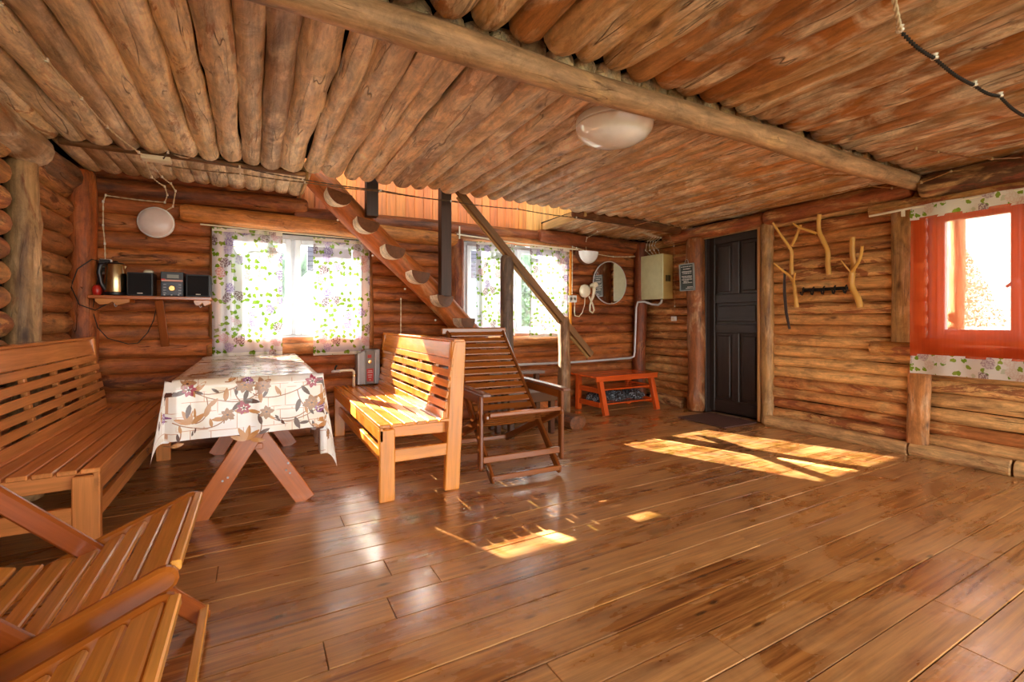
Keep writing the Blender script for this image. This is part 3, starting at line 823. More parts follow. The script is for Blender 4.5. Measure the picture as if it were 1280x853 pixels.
def motif(x, y, s=1.0, flip=1):
    c1 = curl(x, y, R(150 if flip > 0 else 30), .16*s, flip*2.2); vinep(c1)
    c2 = curl(x, y, R(-20 if flip > 0 else 200), .22*s, flip*1.6); vinep(c2)
    c3 = curl(x, y, R(-80), .13*s, -flip*2.0); vinep(c3)
    flowerp('rose_pink' if rp.random() < .5 else 'rose_violet', c1[4][0], c1[4][1]+.01, .028*s, rp)
    flowerp('flower_tan', c2[-1][0], c2[-1][1], .036*s, rp)
    for cc in (c1, c2, c3):
        for k in (3, 6, 9):
            leafp('leaf_dark' if rp.random() < .5 else 'leaf_tan', cc[k][0], cc[k][1], rp.uniform(0, 6.28), rp.uniform(.035, .06)*s, .42)
    if rp.random() < .7:
        for k in range(4): leafp('leaf_tan', c3[-1][0], c3[-1][1], R(40+k*40), .06*s, .4)
for (a, b, s, f_) in ((-.22, CY0-.09, 1, 1), (.02, CY0-.20, 1, 1), (.20, CY0-.08, 1, -1), (-.10, CY0-.05, .8, -1), (-.33, CY0-.22, .8, 1), (.25, CY0-.22, .8, -1),
                      (CX1+.12, 3.05, 1, 1), (CX1+.3, 3.25, 1, -1), (CX1+.15, 3.6, 1, 1), (CX0-.12, 3.1, 1, 1), (CX0-.18, 3.5, 1, -1), (CX1+.1, 4.1, 1, 1), (CX1+.14, CY0-.1, .8, 1)):
    motif(a, b, s*1.3, f_)
for k in range(16): motif(rp.uniform(CX0+.1, CX1-.1), 2.95+k*.105, 1.3, rp.choice((-1, 1)))
leafs = [(-.30, CY0-.05, R(200), 'leaf_dark'), (-.29, CY0-.12, R(260), 'leaf_dark'), (.22, CY0-.06, R(-50), 'leaf_dark'), (.30, CY0-.02, R(-60), 'leaf_dark')]
for (a, b, an, kd) in leafs: leafp(kd, a, b, an, .07, .4)
pn = {'leaf_dark': 'printed_leaves', 'leaf_tan': 'printed_leaves', 'vine': 'printed_vines', 'outline': 'printed_highlights'}
for k, m in prints.items(): m.build(pn.get(k, 'printed_flowers'), pmats[k], tcl)['kind'] = 'stuff'

# =================================================================== BENCHES
def make_bench(name, label, loc, rotz, col, L=1.83, far_col=None):
    t = thing(name, label, 'bench', (0, 0, 0), 0)
    h = L/2; D = .50
    c1 = col
    def b(nm, p0, p1, w, tt, up=(0, 0, 1), bv=.004, c=None): return board(nm, p0, p1, w, tt, M_var, t, up, bv, c or lerp(c1, lerp(c1, (0, 0, 0), .15), random.random()))
    for s in (-1, 1):
        # front leg, chamfered foot
        m = MB(); y0 = s*h - (0 if s < 0 else .045); poly = [(.0, .03), (.015, 0), (.08, 0), (.092, .02), (.092, .445), (.0, .445)]
        M, LL = frame_from((.046, y0+.0225, 0), (.046, y0+.0225, .445), (0, 1, 0))
        b('leg', (.046, y0+.0225, 0), (.046, y0+.0225, .43), .092, .045, (0, 1, 0), .006)
        b('leg', (D-.045, y0+.0225, 0), (D+.0, y0+.0225, .945), .10, .045, (0, 1, 0), .006)
        b('end_stretcher', (.09, y0+.0225, .265), (D-.07, y0+.0225, .265), .03, .075)
        b('seat_bearer', (.03, y0+.0225+(-s)*.04, .405), (D-.02, y0+.0225-s*.04, .395), .03, .07)
    for f in (-.32, .32):
        b('seat_bearer', (.03, f*h*2*.5, .405), (D-.02, f*h, .395), .03, .07)
    b('front_apron', (.012, -h+.0, .40), (.012, h, .40), .022, .085)
    b('front_stretcher', (.05, -h+.04, .235), (.05, h-.04, .235), .028, .075)
    b('rear_stretcher', (D-.04, -h+.04, .31), (D-.04, h-.04, .31), .028, .075)
    for k in range(6):
        x0 = -.005 + k*.074
        b('seat_slat', (x0+.034, -h-.012, .452), (x0+.034, h+.012, .452), .064, .02, (0, 0, 1), .004)
    # back: supports, slats, top board, cap
    def bp(zz): return .395 + (zz-.46)*.165
    for f in (-.97, -.62, -.22, .22, .62, .97):
        b('back_support', (bp(.44)+.026, f*h, .44), (bp(.93)+.026, f*h, .93), .035, .028, (1, 0, 0))
    for k in range(6):
        zz = .478 + k*.0655
        if k == 0: w = .06
        else: w = .047
        up = (1, 0, -.165)
        b('back_slat', (bp(zz), -h-.008, zz), (bp(zz), h+.008, zz), w, .018, up, .004)
    b('top_board', (bp(.885), -h-.008, .885), (bp(.885), h+.008, .885), .105, .018, (1, 0, -.165), .004)
    b('top_cap', (bp(.94)+.02, -h-.02, .948), (bp(.94)+.02, h+.02, .948), .075, .016)
    t.location = loc; t.rotation_euler = (0, 0, rotz)
    return t
make_bench('slatted_bench', 'orange varnished slatted bench in sunlight, between the table and the deck chair', (.635, 2.77+.915, 0), R(0), lin('#ea9438'))
make_bench('slatted_bench', 'reddish varnished slatted bench along the left wall', (-.575, 2.55+.95, 0), R(180), lin('#f09c54'), 1.90)

# =================================================================== DECK CHAIRS
def make_deck_chair(name, label, col, arms, loc, rot, group=None):
    t = thing(name, label, 'deck chair', (0, 0, 0), 0, group)
    hw = .285
    def b(nm, p0, p1, w, tt, up=(0, 0, 1), bv=.004, rnd=False, c=None): return board(nm, p0, p1, w, tt, M_var, t, up, bv, c or lerp(col, lerp(col, (0, 0, 0), .14), random.random()), 1, None, rnd)
    dk = lerp(col, lin('#5c2a12'), .55) if arms else lin('#b4641f'); dk2 = dk if arms else lin('#9a4c1a')  # armless seat rails: shade on their near sides put into a darker colour
    # crossing frames (X side view): seat rail front/top to rear foot, back rail front foot to top
    for s in (-1, 1):
        b('seat_rail', (-.93, s*hw, .045), (.0, s*hw, .452), .028, .062, (0, 0, 1), .008, True, dk)
        b('back_rail', (.02, s*(hw-.032), .02), (-.95, s*(hw-.032), .985), .026, .062, (0, 0, 1), .008, True, dk2)
    # seat slats hang a little below the rail tops, between the rails
    if arms:
        dx, dz = .93, .407; q = math.hypot(dx, dz); ux, uz = dx/q, dz/q
        cv = [(.0-ux*(.045+k*.066), .452-uz*(.045+k*.066)+.012) for k in range(6)]
    else:
        cv = [(-.055, .442), (-.115, .416), (-.178, .384), (-.235, .354), (-.298, .330), (-.366, .314), (-.436, .312), (-.498, .322), (-.556, .342), (-.61, .372), (-.655, .412)]
    for k, (x, z) in enumerate(cv):
        k0, k1 = max(k-1, 0), min(k+1, len(cv)-1); tx, tz = cv[k0][0]-cv[k1][0], cv[k0][1]-cv[k1][1]
        q = math.hypot(tx, tz)
        b('seat_slat', (x, -hw+.016, z), (x, hw-.016, z), .066 if k == 0 else .052, .016, (-tz/q, 0, tx/q))
    b('front_bar', (-.008, -hw+.014, .458), (-.008, hw-.014, .458), .024, .026)
    # back slats between the back rails
    q = math.hypot(.97, .965); bx_, bz_ = -.97/q, .965/q
    for k in range(13 if arms else 9):
        sft = (.50 if arms else .88) + k*.0675
        x = .02 + bx_*sft; z = .02 + bz_*sft
        b('back_slat', (x+.014, -hw+.048, z+.014), (x+.014, hw-.048, z+.014), .05, .015, (bz_, 0, -bx_))
    b('head_rail', (-.93, -hw-.02, .985), (-.93, hw+.0, .985), .03, .06, (0, 0, 1), .01)
    b('foot_bar', (.01, -hw+.02, .052), (.01, hw-.02, .052), .028, .034)
    b('rear_bar', (-.90, -hw, .065), (-.90, hw, .065), .028, .034)
    if arms:
        for s in (-1, 1):
            b('arm_post', (-.06, s*(hw+.026), .085), (-.06, s*(hw+.026), .58), .028, .048, (1, 0, 0), .007, True, dk)
            b('armrest', (.03, s*(hw+.018), .592), (-.62, s*(hw+.018), .598), .062, .022, (0, 0, 1), .006, False, lerp(dk, (.3, .3, .3), .2))
            b('arm_rail', (-.04, s*(hw+.026), .55), (-.58, s*(hw+.026), .555), .022, .06, (0, 0, 1), .005)
        b('leg_bar', (-.062, -hw-.01, .155), (-.062, hw+.01, .155), .026, .042)
    t.location = loc; t.rotation_euler = (0, 0, rot)
    return t
make_deck_chair('deck_chair', 'shade-darkened slatted deck chair with armrests behind the sunlit bench', lin('#9c561f'), True, (1.60, 2.71, 0), R(-92.5))  # dark colour stands for the shade over this chair
make_deck_chair('deck_chair', 'armless honey deck chair at lower left, the farther of two', lin('#f8b04e'), False, (-.17, 1.712, 0), R(0), None)
make_deck_chair('deck_chair', 'armless honey deck chair nearest the camera in the bottom left corner', lin('#f8b04e'), False, (-.15, 1.0, 0), R(0), None)
# small dark plank bench behind the deck chair
sb = thing('plank_seat', 'low dark wooden plank seat with bluish light painted on its top, behind the deck chair', 'seat', (2.2, 3.95, 0))
dkc = lin('#4a2a1c'); lit_top = lin('#8a7a72')  # grey tops: bluish light on dark planks put into the colour
for k in range(3): board('seat_plank', (1.98, 3.72+k*.12, .42), (2.52, 3.72+k*.12, .42), .11, .03, M_var, sb, color=lit_top)
for (xx, yy) in ((2.03, 3.72), (2.47, 3.72), (2.03, 3.98), (2.47, 3.98)): board('leg', (xx, yy, 0), (xx, yy, .405), .05, .05, M_var, sb, up=(0, 1, 0), color=dkc)
board('apron', (1.99, 3.685, .36), (2.51, 3.685, .36), .025, .09, M_var, sb, color=dkc)
board('armrest', (1.98, 4.12, .56), (2.62, 4.12, .54), .12, .03, M_var, sb, color=lit_top)
for xx in (2.03, 2.55): board('post', (xx, 4.12, 0), (xx, 4.12, .54), .05, .05, M_var, sb, up=(0, 1, 0), color=dkc)
board('shelf_plank', (2.03, 4.1, .30), (2.55, 4.1, .30), .09, .03, M_var, sb, color=dkc)
board('back_post', (2.02, 3.68, .42), (2.0, 3.68, .62), .045, .045, M_var, sb, up=(0, 1, 0), color=dkc)

# =================================================================== STAIRCASE
st = thing('log_staircase', 'diagonal log staircase with birch half-log steps rising to the loft opening', 'staircase', (2.72, 4.3, 0))
log('stringer_log', (2.78, 4.3, .06), (.36, 4.3, 2.40), .115, M_beam, st, lin('#b4622a'), r1=.115, seed=.11, lump=.06, wob=.02, up=(0, 1, 0))
M_cut = varnish_material('cut_wood_dark', .6, .5, 0)
def half_step(x, z, w=.115, y0=4.0, y1=4.37, tilt=0):
    n = 12
    prof = [(math.cos(math.pi + math.pi*k/n)*w, math.sin(math.pi+math.pi*k/n)*w*.95) for k in range(n+1)]
    m = MB(); rings = []
    for (yy, dx_) in ((y0, 0), (y0+.22, 0), (y0+.32, 0), (y1, 0)):
        rings.append([(x+p[0]*(1+.05*noise.noise(Vector((yy*5, p[0]*9, x)))), yy + (.05*(1 if False else 0)), z+p[1]) for p in prof])
    # slanted axe-cut end: near face leans
    rings[0] = [(x+p[0], y0 + .19*(.5 + p[0]/w*.5), z+p[1]) for p in prof]
    vs = [v for r_ in rings for v in r_]; k = n+1
    fs = [(i*k+j, i*k+j+1, (i+1)*k+j+1, (i+1)*k+j) for i in range(3) for j in range(n)]
    m.add(vs, fs)
    o = m.build('step', M_bark, st, smooth=True, color=lin('#e4d0b2'))
    m2 = MB(); t = .004
    vs = [(v[0], v[1], v[2]) for v in rings[0]] + [(v[0], v[1], v[2]) for v in rings[-1]]
    m2.add(vs, [tuple(range(k)), tuple(range(k, 2*k)), (0, k-1, 2*k-1, k)])
    m2.build('cut_face', M_cut, o, color=lin('#7a4c2c'))
for k in range(9):
    x = .615 + k*.232; z = 2.15 - k*.211
    half_step(x, z)
rl = thing('stair_handrail', 'slanted plank handrail on round posts in front of the second window', 'handrail', (2.85, 4.05, 0))
board('rail', (1.62, 4.03, 2.30), (3.20, 4.03, .70), .035, .065, M_raw, rl, color=lin('#8a6238'))
board('rail', (1.66, 4.075, 2.24), (3.19, 4.075, .675), .03, .05, M_raw, rl, color=lin('#c89a5c'))
log('post', (2.85, 4.06, .08), (2.85, 4.06, 1.12), .068, M_post, rl, lin('#86603e'), r1=.06, seed=.22, lump=.25, knots=4)
log('post', (2.19, 4.07, .0), (2.19, 4.07, 1.72), .066, M_post, rl, lin('#6c5c50'), seed=.23, lump=.05)
log('base_log', (2.80, 3.72, .06), (2.80, 4.35, .06), .10, M_wall_b, rl, lin('#7a4a2a'), seed=.24, dome=.1, squash=.75)
lp = thing('loft_post', 'dark squared post between the ceiling edge and the fifth step, left of the handrail', 'post', (1.54, 4.12, 1.37))
board('post_body', (1.545, 4.12, 1.30), (1.545, 4.12, 2.75), .10, .09, M_raw, lp, up=(0, 1, 0), color=lin('#4a3226'))
lp = thing('loft_post', 'short dark squared post above the second step near the ceiling edge', 'post', (.88, 4.12, 2.0))
board('post_body', (.875, 4.12, 1.97), (.875, 4.12, 2.75), .10, .09, M_raw, lp, up=(0, 1, 0), color=lin('#3c2c26'))

# =================================================================== SHELF WITH APPLIANCES
sh = thing('wall_shelf', 'narrow varnished wall shelf left of the window holding the kettle and stereo', 'shelf', (-.68, 4.6, 1.25))
board('shelf_board', (-1.07, 4.53, 1.248), (-.31, 4.53, 1.248), .20, .026, M_var, sh, color=lin('#b0602a'))
for (xa, xb) in ((-1.03, -.83), (-.43, -.32)):
    m = MB(); n = 8; poly = [(xa, 1.235)] + [(xa+(xb-xa)*k/n, 1.215 - .022*math.sin(k*2.3)**2 - (.01 if k % 2 else 0)) for k in range(n+1)] + [(xb, 1.235)]
    m.prism(poly, 'y', 4.44, 4.62); m.build('carved_corbel', M_var, sh, color=lin('#c9813c'), bevel=.002)
board('prop', (-.655, 4.46, 1.235), (-.635, 4.60, .87), .055, .03, M_var, sh, up=(0, 1, 0), color=lin('#8a4a22'))
def hook(x): return MB().tube([(x, 4.5, 1.21), (x, 4.5, 1.19), (x+.008, 4.49, 1.178), (x+.016, 4.5, 1.188)], .0025, 6)
hook(-.93).build('hook', M_lgrey, sh); hook(-.40).build('hook', M_lgrey, sh)
SZ = 1.262
kt = thing('kettle', 'stainless electric kettle with black handle at the left end of the wall shelf', 'kettle', (-.91, 4.53, SZ))
T = Matrix.Translation((-.93, 4.53, SZ))
MB().lathe([(.066, 0), (.068, .004), (.068, .022), (.064, .026)], T, 32).build('base', M_black, kt, smooth='auto')
MB().lathe([(.064, .026), (.066, .035), (.064, .12), (.060, .225), (.054, .236), (.0, .238)], T, 36).build('body', M_steel, kt, smooth='auto')
MB().lathe([(.054, .236), (.05, .246), (.02, .252), (.012, .262), (.0, .263)], T, 28).build('lid', M_black, kt, smooth='auto')
MB().tube([(-.98, 4.50, SZ+.232), (-1.01, 4.49, SZ+.225), (-1.018, 4.49, SZ+.17), (-1.005, 4.49, SZ+.09), (-.985, 4.495, SZ+.045), (-.97, 4.50, SZ+.04)], [.014, .016, .016, .015, .014, .01], 10).build('handle', M_black, kt, smooth=True)
MB().prism([(-.885, SZ+.17), (-.862, SZ+.222), (-.885, SZ+.232)], 'y', 4.515, 4.545).build('spout', M_steel, kt)
def speaker(x0, x1, label, side):
    t = thing('speaker', label, 'speaker', ((x0+x1)/2, 4.53, SZ))
    MB().box(x0, 4.46, SZ, x1, 4.60, SZ+.178).build('cabinet', M_black, t, bevel=.004)
    MB().box(x0+.008, 4.45, SZ+.008, x1-.012, 4.462, SZ+.170).build('grille', plain('speaker_cloth', lin('#0e0d12'), .9), t, bevel=.004)
    MB().box((x0+x1)/2-.016, 4.4475, SZ+.016, (x0+x1)/2+.016, 4.4505, SZ+.023).build('badge', M_ink, t)
    return t
speaker(-.85, -.69, 'black box speaker between the kettle and the stereo on the wall shelf', 0)
speaker(-.485, -.32, 'black box speaker at the right end of the wall shelf by the curtain', 1)
stx = thing('mini_stereo', 'mini stereo with round brass volume knob and red lit strip on the wall shelf', 'stereo', (-.57, 4.53, SZ))
x0, x1 = -.645, -.50
MB().box(x0, 4.46, SZ, x1, 4.61, SZ+.192).build('case', M_black, stx, bevel=.003)
MB().box(x0+.006, 4.452, SZ+.006, x1-.006, 4.462, SZ+.115).build('control_panel', plain('graphite_panel', lin('#3b3c44'), .3, .3), stx, bevel=.003)
MB().box(x0+.04, 4.456, SZ+.142, x1-.03, 4.461, SZ+.17).build('display', M_screen, stx)
MB().box(x0+.004, 4.450, SZ+.116, x1-.004, 4.46, SZ+.130).build('lit_strip', plain('strip_rose', lin('#d8a090'), .3), stx, bevel=.002)
MB().box(x0+.004, 4.449, SZ+.126, x0+.03, 4.455, SZ+.136).build('strip_light', plain('strip_red', lin('#d02018'), .3), stx)
MB().lathe([(.022, 0), (.022, .012), (.018, .016), (0, .016)], Matrix.Translation(((x0+x1)/2, 4.453, SZ+.063)) @ Matrix.Rotation(R(90), 4, 'X'), 28).build('volume_knob', M_brass, stx, smooth='auto')
for k in range(4):
    for sx_ in (x0+.018, x1-.032):
        MB().box(sx_, 4.448, SZ+.022+k*.022, sx_+.018, 4.453, SZ+.029+k*.022).build('button', M_grey, stx, bevel=.001)
for k in range(3): MB().box(x0+.02+k*.045, 4.448, SZ+.008, x0+.03+k*.045, 4.453, SZ+.014).build('button', M_ink, stx)
o = MB().lathe([(.030, 0), (.034, .008), (.032, .02), (.02, .028), (0, .03)], Matrix.Translation((-.735, 4.56, SZ+.179)), 24).build('soap_dish', M_cream, smooth='auto'); tag(o, 'small pale oval knob lying on top of the left speaker', 'ornament')
o.name = 'pale_dome'
o = MB().lathe([(.02, 0), (.028, .02), (.03, .05), (.018, .075), (0, .08)], Matrix.Translation((-1.035, 4.52, SZ)), 16).build('red_cup', plain('red_plastic', lin('#c0281c'), .3), smooth='auto'); tag(o, 'small red plastic cup behind the kettle at the shelf end', 'cup')
# sockets
def socket(name, label, x, y, z, w=.07, h=.10, ax='y', two=False):
    t = thing(name, label, 'socket', (x, y, z))
    if ax == 'y':
        MB().box(x-w/2, y-.03, z-h/2, x+w/2, y, z+h/2).build('housing', M_white, t, bevel=.005)
        m = MB()
        for k in ((-.5, .5) if two else (0,)):
            m.lathe([(.021, 0), (.021, .004), (.017, .004), (.016, -.002), (0, -.002)], Matrix.Translation((x+(k*w*.45 if w > h else 0), y-.030, z+(k*h*.48 if h >= w else 0))) @ Matrix.Rotation(R(90), 4, 'X'), 20)
        m.build('outlet', M_cream, t, smooth='auto')
    else:
        MB().box(x-.03, y-w/2, z-h/2, x, y+w/2, z+h/2).build('housing', M_white, t, bevel=.005)
    return t
socket('wall_socket', 'white double socket with black plugs on the wall above the kettle', -1.005, 4.63, 1.485, .075, .115, 'y', True)
o = MB(); o.box(-1.03, 4.55, 1.505, -.975, 4.60, 1.535); o.box(-1.03, 4.56, 1.45, -.985, 4.60, 1.475)
o.tube([(-1.02, 4.57, 1.52), (-1.07, 4.54, 1.53), (-1.14, 4.50, 1.45), (-1.17, 4.48, 1.32), (-1.12, 4.46, 1.19), (-1.03, 4.45, 1.15), (-.96, 4.45, 1.20), (-.94, 4.47, 1.25)], .004, 6)
o.tube([(-1.01, 4.57, 1.46), (-1.04, 4.56, 1.38), (-1.05, 4.55, 1.30), (-1.07, 4.56, 1.15), (-1.04, 4.56, 1.02), (-.98, 4.55, .94), (-.86, 4.55, .895), (-.80, 4.55, .90), (-.74, 4.55, .98), (-.70, 4.54, 1.08), (-.675, 4.50, 1.19), (-.66, 4.47, 1.24)], .0035, 6)
o = o.build('black_cables', M_cabled, bevel=.0, smooth='auto'); tag(o, 'black power cables looping from the socket under the wall shelf', 'cable')

# =================================================================== LAMPS
def disc_lamp(): pass
dl = thing('round_wall_lamp', 'flat round pinkish-white lamp on the log wall above the kettle shelf', 'lamp', (-.695, 4.62, 1.85))
T = Matrix.Translation((-.695, 4.625, 1.852)) @ Matrix.Rotation(R(90), 4, 'X')
MB().lathe([(.118, 0), (.122, .01), (.122, .03), (.114, .04)], T, 48).build('rim', M_white, dl, smooth='auto')
MB().lathe([(.114, .036), (.108, .046), (.08, .056), (.04, .062), (0, .063)], T, 48).build('diffuser', plain('opal_pinkish', lin('#dccac4'), .25), dl, smooth='auto')
cl = thing('ceiling_lamp', 'glossy white dome lamp on the log ceiling next to the big beam', 'lamp', (1.79, 2.05, 2.2))
T = Matrix.Translation((1.79, 2.05, 2.225)) @ Matrix.Scale(1.14, 4) @ Matrix.Rotation(R(180), 4, 'X')
MB().lathe([(.185, 0), (.190, .008), (.190, .03), (.180, .035)], T, 56).build('base_ring', M_white, cl, smooth='auto')
MB().lathe([(.182, .03), (.190, .045), (.178, .075), (.150, .10), (.105, .122), (.05, .134), (0, .137)], T, 56).build('dome', M_opal, cl, smooth='auto')
hl = thing('half_round_wall_lamp', 'half-round white wall lamp above and left of the round mirror', 'lamp', (3.61, 4.6, 1.9))
n = 14; m = MB(); vs = []; fs = []
for j in range(7):
    f_ = j/6; rr = .148*math.cos(f_*math.pi/2*.98)
    for k in range(n+1):
        a = math.pi + math.pi*k/n
        vs.append((3.615+math.cos(a)*rr*1.0, 4.62 - .085*math.sin(f_*math.pi/2), 1.925 + math.sin(a)*rr*1.0))
for j in range(6):
    for k in range(n): fs.append((j*(n+1)+k, j*(n+1)+k+1, (j+1)*(n+1)+k+1, (j+1)*(n+1)+k))
top = [j*(n+1) for j in range(7)] + [j*(n+1)+n for j in range(6, -1, -1)]; fs.append(tuple(top))
m.add(vs, fs); m.build('shade', M_opal, hl, smooth='auto')
m = MB(); m.prism([(3.595+math.cos(math.pi+math.pi*k/16)*.17, 1.93+math.sin(math.pi+math.pi*k/16)*.17) for k in range(17)], 'y', 4.622, 4.64); m.build('wooden_back_plate', M_raw, hl, color=lin('#6a3a20'))

# =================================================================== MIRROR, BOX, DRYER, SIGN, SWITCH
mr = thing('round_mirror', 'round wall mirror in the corner beside the cream electrical box', 'mirror', (3.97, 4.62, 1.55))
T = Matrix.Translation((3.97, 4.635, 1.553)) @ Matrix.Rotation(R(90), 4, 'X')
MB().lathe([(.272, 0), (.276, .006), (.274, .012), (.262, .014)], T, 56).build('bevelled_rim', M_lgrey, mr, smooth='auto')
MB().lathe([(.264, .012), (.264, .0145), (0, .0145)], T, 56).build('glass', M_mirror, mr)
eb = thing('electrical_box', 'cream steel electrical cabinet on the wall between corner and door', 'electrical box', (4.52, 4.38, 1.35))
MB().box(4.43, 4.17, 1.345, 4.60, 4.60, 1.90).build('cabinet', plain('painted_steel_ochre', lin('#b99a58'), .45), eb, bevel=.004)
MB().box(4.415, 4.165, 1.34, 4.432, 4.605, 1.905).build('cabinet_door', M_boxp, eb, bevel=.004)
MB().box(4.405, 4.545, 1.60, 4.417, 4.575, 1.625).build('lock', M_blackm, eb, bevel=.002)
MB().tube([(4.408, 4.56, 1.60), (4.40, 4.565, 1.57)], .004, 6).build('key', M_blackm, eb)
m = MB()
for k in range(5): m.box(4.47+k*.018, 4.163, 1.56, 4.477+k*.018, 4.169, 1.64)
m.build('vent_slots', M_blackm, eb)
hdn = thing('hair_dryer', 'cream wall-mounted hair dryer with coiled hose left of the round mirror', 'hair dryer', (3.58, 4.58, 1.4))
MB().lathe([(.045, 0), (.062, .02), (.066, .06), (.055, .09), (.03, .105), (0, .107)], Matrix.Translation((3.54, 4.64, 1.435)) @ Matrix.Scale(1.25, 4, (0, 0, 1)) @ Matrix.Rotation(R(90), 4, 'X'), 24).build('wall_holder', M_cream, hdn, smooth='auto')
MB().lathe([(.028, -.02), (.034, 0), (.036, .04), (.03, .08), (.0, .085)], Matrix.Translation((3.66, 4.60, 1.50)) @ Matrix.Rotation(R(80), 4, 'X'), 20).build('nozzle_head', M_cream, hdn, smooth='auto')
MB().tube([(3.655, 4.56, 1.50), (3.65, 4.55, 1.44), (3.635, 4.55, 1.37), (3.62, 4.56, 1.32)], [.024, .022, .018, .012], 12).build('handle', M_cream, hdn, smooth=True)
MB().tube([(3.62, 4.56, 1.32), (3.605, 4.57, 1.26), (3.61, 4.58, 1.19), (3.65, 4.58, 1.165), (3.675, 4.58, 1.20), (3.655, 4.58, 1.27), (3.62, 4.58, 1.33), (3.60, 4.59, 1.37)], .011, 8).build('hose', M_cream, hdn, smooth=True)
MB().tube([(3.55, 4.60, 1.37), (3.545, 4.60, 1.27), (3.51, 4.60, 1.17), (3.46, 4.60, 1.12), (3.40, 4.60, 1.13), (3.39, 4.60, 1.17), (3.395, 4.60, 1.29)], .005, 6).build('cord', M_cream, hdn, smooth=True)
socket('wall_socket', 'white wall socket between the curtain and the hair dryer', 3.375, 4.64, 1.335, .12, .085, 'y', True)
sg = thing('notice_board', 'small dark chalkboard notice with white writing hanging on the thick door post', 'sign', (4.45, 3.81, 1.57))
Ms = Matrix.Translation((4.437, 3.81, 1.58)) @ Matrix.Rotation(R(-90), 4, 'Z') @ Matrix.Rotation(R(3), 4, 'X')
def sgb(m, x0, z0, x1, z1, y0, y1): return m.box(x0, y0, z0, x1, y1, z1, Ms)
m = MB(); sgb(m, -.105, -.16, -.092, .16, -.012, .006); sgb(m, .092, -.16, .105, .16, -.012, .006); sgb(m, -.105, .147, .105, .16, -.012, .006); sgb(m, -.105, -.16, .105, -.147, -.012, .006)
m.build('frame', plain('frame_grey', lin('#8b8f8c'), .4), sg)
m = MB(); sgb(m, -.093, -.148, .093, .148, -.004, .004); m.build('slate', M_board, sg)
m = MB(); rs = random.Random(4)
for (zz, xa, xb, hh) in ((.125, -.08, .08, .008), (.098, -.05, .05, .010), (.066, -.07, .07, .011), (.046, -.06, .065, .009), (.012, -.075, .07, .010), (-.006, -.06, .07, .009), (-.026, -.075, .075, .010), (-.046, -.05, .02, .010), (-.064, -.06, .07, .009), (-.115, .0, .085, .008), (-.13, -.02, .085, .008)):
    x = xa
    while x < xb:
        w = rs.uniform(.008, .02); sgb(m, x, zz-hh/2, min(x+w, xb), zz+hh/2*rs.uniform(.6, 1), -.0055, -.004); x += w + rs.uniform(.003, .008)
m.build('chalk_writing', M_ink, sg)
MB().tube([tuple(Ms @ Vector(p)) for p in ((-.03, -.006, .158), (-.012, -.004, .20), (.004, -.004, .21), (.02, -.004, .20), (.03, -.006, .158))], .0025, 6).build('hanging_loop', M_lgrey, sg)
t = thing('light_switch', 'small white light switch on the logs between the box and door post', 'switch', (4.58, 4.13, 1.1))
MB().box(4.555, 4.105, 1.065, 4.60, 4.165, 1.125).build('housing', M_white, t, bevel=.005); MB().box(4.548, 4.12, 1.08, 4.557, 4.15, 1.11).build('rocker', M_cream, t, bevel=.002)
# conduit pipe
o = MB().tube([(.98, 4.60, .60), (1.6, 4.60, .575), (2.5, 4.60, .572), (3.39, 4.60, .565), (4.28, 4.60, .580), (4.335, 4.585, .60), (4.345, 4.58, .66), (4.345, 4.55, 1.24), (4.36, 4.54, 1.31), (4.42, 4.48, 1.315), (4.47, 4.40, 1.28), (4.50, 4.32, 1.27), (4.50, 4.27, 1.30), (4.50, 4.26, 1.345)], .014, 10).build('conduit_pipe', M_lgrey, smooth=True)
tag(o, 'grey conduit pipe along the back wall rising to the electrical box', 'pipe')
# heater box and tap
ht = thing('water_heater', 'grey wall heater with a red label standing behind the sunlit bench', 'heater', (.93, 4.6, .47))
m = MB().prism([(.83, .47), (1.04, .47), (1.04, .80), (.92, .80), (.83, .755)], 'y', 4.52, 4.64); m.build('casing', M_grey, ht, bevel=.006)
MB().box(.90, 4.50, .475, .985, 4.525, .79).build('front_panel', plain('panel_taupe', lin('#7f7874'), .4), ht, bevel=.004)
for xx in (.835, .895, .99): MB().box(xx, 4.508, .475, xx+.01, 4.53, .77).build('side_rib', M_lgrey, ht, bevel=.002)
MB().box(.92, 4.495, .72, .955, 4.502, .75).build('window_red', M_red, ht)
MB().lathe([(.018, 0), (.016, .018), (0, .02)], Matrix.Translation((.94, 4.502, .685)) @ Matrix.Rotation(R(90), 4, 'X'), 20).build('dial', M_brass, ht, smooth='auto')
lb = MB().box(.912, 4.494, .50, .972, 4.502, .62).build('red_label', M_red, ht)
m = MB()
for (zz, a, b) in ((.60, .925, .96), (.585, .92, .965), (.56, .922, .96), (.54, .925, .955), (.515, .935, .948)): m.box(a, 4.4925, zz-.003, b, 4.4945, zz+.003)
m.build('label_print', M_ink, lb)
o = MB().tube([(.735, 4.52, .615), (.80, 4.52, .612), (.93-.1, 4.52, .612)], [.012, .016, .012], 10); o.tube([(.70, 4.52, .60), (.745, 4.52, .615), (.86, 4.50, .615), (.875, 4.50, .60), (.875, 4.50, .42)], .013, 10)
o = MB()
tp = thing('tap_and_pipe', 'white water pipe with small black-handled tap behind the sunlit bench', 'tap', (.75, 4.5, .6))
MB().tube([(.665, 4.50, .60), (.675, 4.50, .612), (.70, 4.50, .613), (.78, 4.50, .613), (.795, 4.50, .60), (.797, 4.50, .58), (.797, 4.50, .30)], .0125, 10).build('pipe', M_cream, tp, smooth=True)
MB().tube([(.60, 4.50, .605), (.62, 4.50, .61), (.675, 4.50, .612)], [.008, .014, .012], 10).build('tap_body', M_lgrey, tp, smooth=True)
